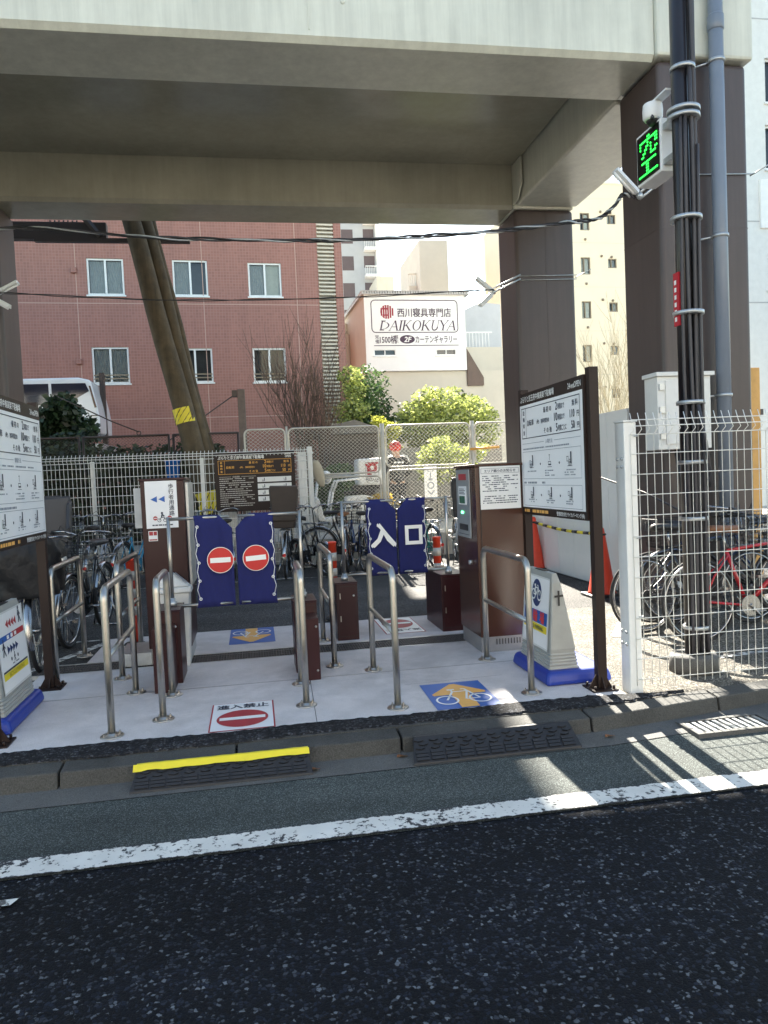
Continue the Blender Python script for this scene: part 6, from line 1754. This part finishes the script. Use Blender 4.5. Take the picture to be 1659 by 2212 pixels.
# person
def skin(name, joints, edges, mt, par, lvl=1):
    me = bpy.data.meshes.new(name); me.from_pydata([Vector(j[0]) for j in joints], edges, []); me.materials.append(mt)
    ob = bpy.data.objects.new(name, me); S.collection.objects.link(ob)
    if par is not None: ob.parent = par
    ob.modifiers.new('skin', 'SKIN'); sv = me.skin_vertices
    if not sv: 
        bpy.context.view_layer.objects.active = ob
    else: sv = me.skin_vertices[0].data
    for i, j in enumerate(joints):
        rr = j[1] if isinstance(j[1], tuple) else (j[1], j[1]); sv[i].radius = rr; sv[i].use_root = (i == 0)
    s = ob.modifiers.new('smooth', 'SUBSURF'); s.levels = lvl; s.render_levels = lvl
    return ob
def person(label, loc, heading):
    t = thing('person', label, 'person', (0, 0, 0))
    sk = mat('skin', (.48, .30, .21), .5, 0, .05, 10)
    J = [((0, 0, .93), (.15, .11)), ((0, .0, 1.10), (.14, .105)), ((0, .01, 1.30), (.165, .11)), ((0, .02, 1.43), (.12, .08)), ((0, .04, 1.50), .055), ((0, .065, 1.58), (.075, .09)), ((0, .06, 1.66), (.075, .095)), ((0, .05, 1.73), (.05, .06))]
    E = [(i, i + 1) for i in range(7)]
    for s in (-1, 1):
        b = len(J)
        J += [((s * .185, .0, 1.42), .055), ((s * .27, .02, 1.16), .043), ((s * .20, .22, 1.05), .033), ((s * .18, .29, 1.06), (.038, .02))]
        E += [(3, b), (b, b + 1), (b + 1, b + 2), (b + 2, b + 3)]
        for f in range(4):
            k = len(J); x = s * (.155 + .017 * f); L = (.085, .095, .09, .07)[f]
            J += [((x, .33, 1.062), .009), ((x, .33 + L * .5, 1.055), .0085), ((x, .33 + L * .8, 1.03), .007)]
            E += [(b + 3, k), (k, k + 1), (k + 1, k + 2)]
        k = len(J); J += [((s * .14, .30, 1.06), .010), ((s * .12, .335, 1.05), .008)]; E += [(b + 3, k), (k, k + 1)]
        b = len(J)
        J += [((s * .09, .0, .86), (.085, .09)), ((s * .10, .01, .50), .058), ((s * .105, -.02, .09), .042), ((s * .11, .10, .035), (.04, .03))]
        E += [(0, b), (b, b + 1), (b + 1, b + 2), (b + 2, b + 3)]
    k = len(J); J += [((0, .165, 1.60), .014)]; E += [(5, k)]
    for s in (-1, 1): k = len(J); J += [((s * .088, .05, 1.62), (.010, .022))]; E += [(5, k)]
    body = skin('body', J, E, sk, t)
    jk = mat('black_jacket', (.018, .018, .022), .6, 0, .15, 12)
    J = [((0, 0, .86), (.185, .145)), ((0, 0, 1.08), (.175, .135)), ((0, .01, 1.30), (.20, .14)), ((0, .02, 1.44), (.14, .10)), ((0, .035, 1.50), (.075, .075))]
    E = [(0, 1), (1, 2), (2, 3), (3, 4)]
    for s in (-1, 1):
        b = len(J); J += [((s * .20, .0, 1.41), .082), ((s * .285, .02, 1.16), .066), ((s * .205, .21, 1.05), .050)]; E += [(3, b), (b, b + 1), (b + 1, b + 2)]
    skin('jacket', J, E, jk, t)
    J = [((0, 0, .93), (.165, .125))]; E = []
    for s in (-1, 1): b = len(J); J += [((s * .095, .0, .84), (.10, .105)), ((s * .10, .01, .50), .075), ((s * .105, -.02, .10), .065)]; E += [(0, b), (b, b + 1), (b + 1, b + 2)]
    skin('trousers', J, E, mat('dark_trousers', (.02, .02, .026), .8, 0, .15, 12), t)
    M().ball((0, .055, 1.685), .125, 18, 12, (1, 1.12, .95)).build('helmet', m_red, t)
    m = M(); fr = F((-.15, -.158, 1.26), (1, 0, .0), (0, .12, 1)); print_rows(m, fr, .05, .26, .07, 1, .02, .035, .006, 3, .95); m.build('jacket_print', m_white_ink, t)
    m = M()
    for s in (-1, 1): m.tube([(s * .10, -.06, 1.515), (s * .20, -.085, 1.475), (s * .262, -.05, 1.36)], .014, 6)
    m.build('jacket_piping', m_white, t)
    M().ball((0, .05, 1.775), .05, 12, 8, (1.3, 1.5, .5)).build('helmet_stripe', m_white, t)
    for s in (-1, 1): M().hexa([(s * .11 - .05, -.09, .0), (s * .11 + .05, -.09, .0), (s * .11 + .05, .17, .0), (s * .11 - .05, .17, .0)], [(s * .11 - .045, -.08, .09), (s * .11 + .045, -.08, .09), (s * .11 + .04, .12, .07), (s * .11 - .04, .12, .07)]).build('shoe', m_black, t, bevel=.02)
    t.location = loc; t.rotation_euler = (0, 0, rad(heading))
    return t
person('person in a black jacket and red helmet, seen from behind beyond the chain link gate', (2.98, 15.6, .5), 4)
# fallen leaves on the road
for x, y, lb in ((.245, 3.97, 'dry tan leaf in the gutter at the right end of the taped ramp'), (1.93, 3.99, 'small dry leaf in the gutter beyond the plain black ramp'), (.73, 4.02, 'dry brown leaf in the gutter left of the plain black ramp')):
    m = M(); v = []
    for i in range(7): q = i / 6; w = .016 * math.sin(math.pi * q) * (1 + .3 * (i % 2)); v += [(x + .06 * q - .03, y - w, .022 + .01 * math.sin(q * 3)), (x + .06 * q - .03, y + w, .030 + .006 * math.cos(q * 4))]
    m.add(v, [(2 * i, 2 * i + 2, 2 * i + 3, 2 * i + 1) for i in range(6)]); tag(m.build('fallen_leaf', m_tan), lb, 'leaf', 'fallen leaves in the gutter')
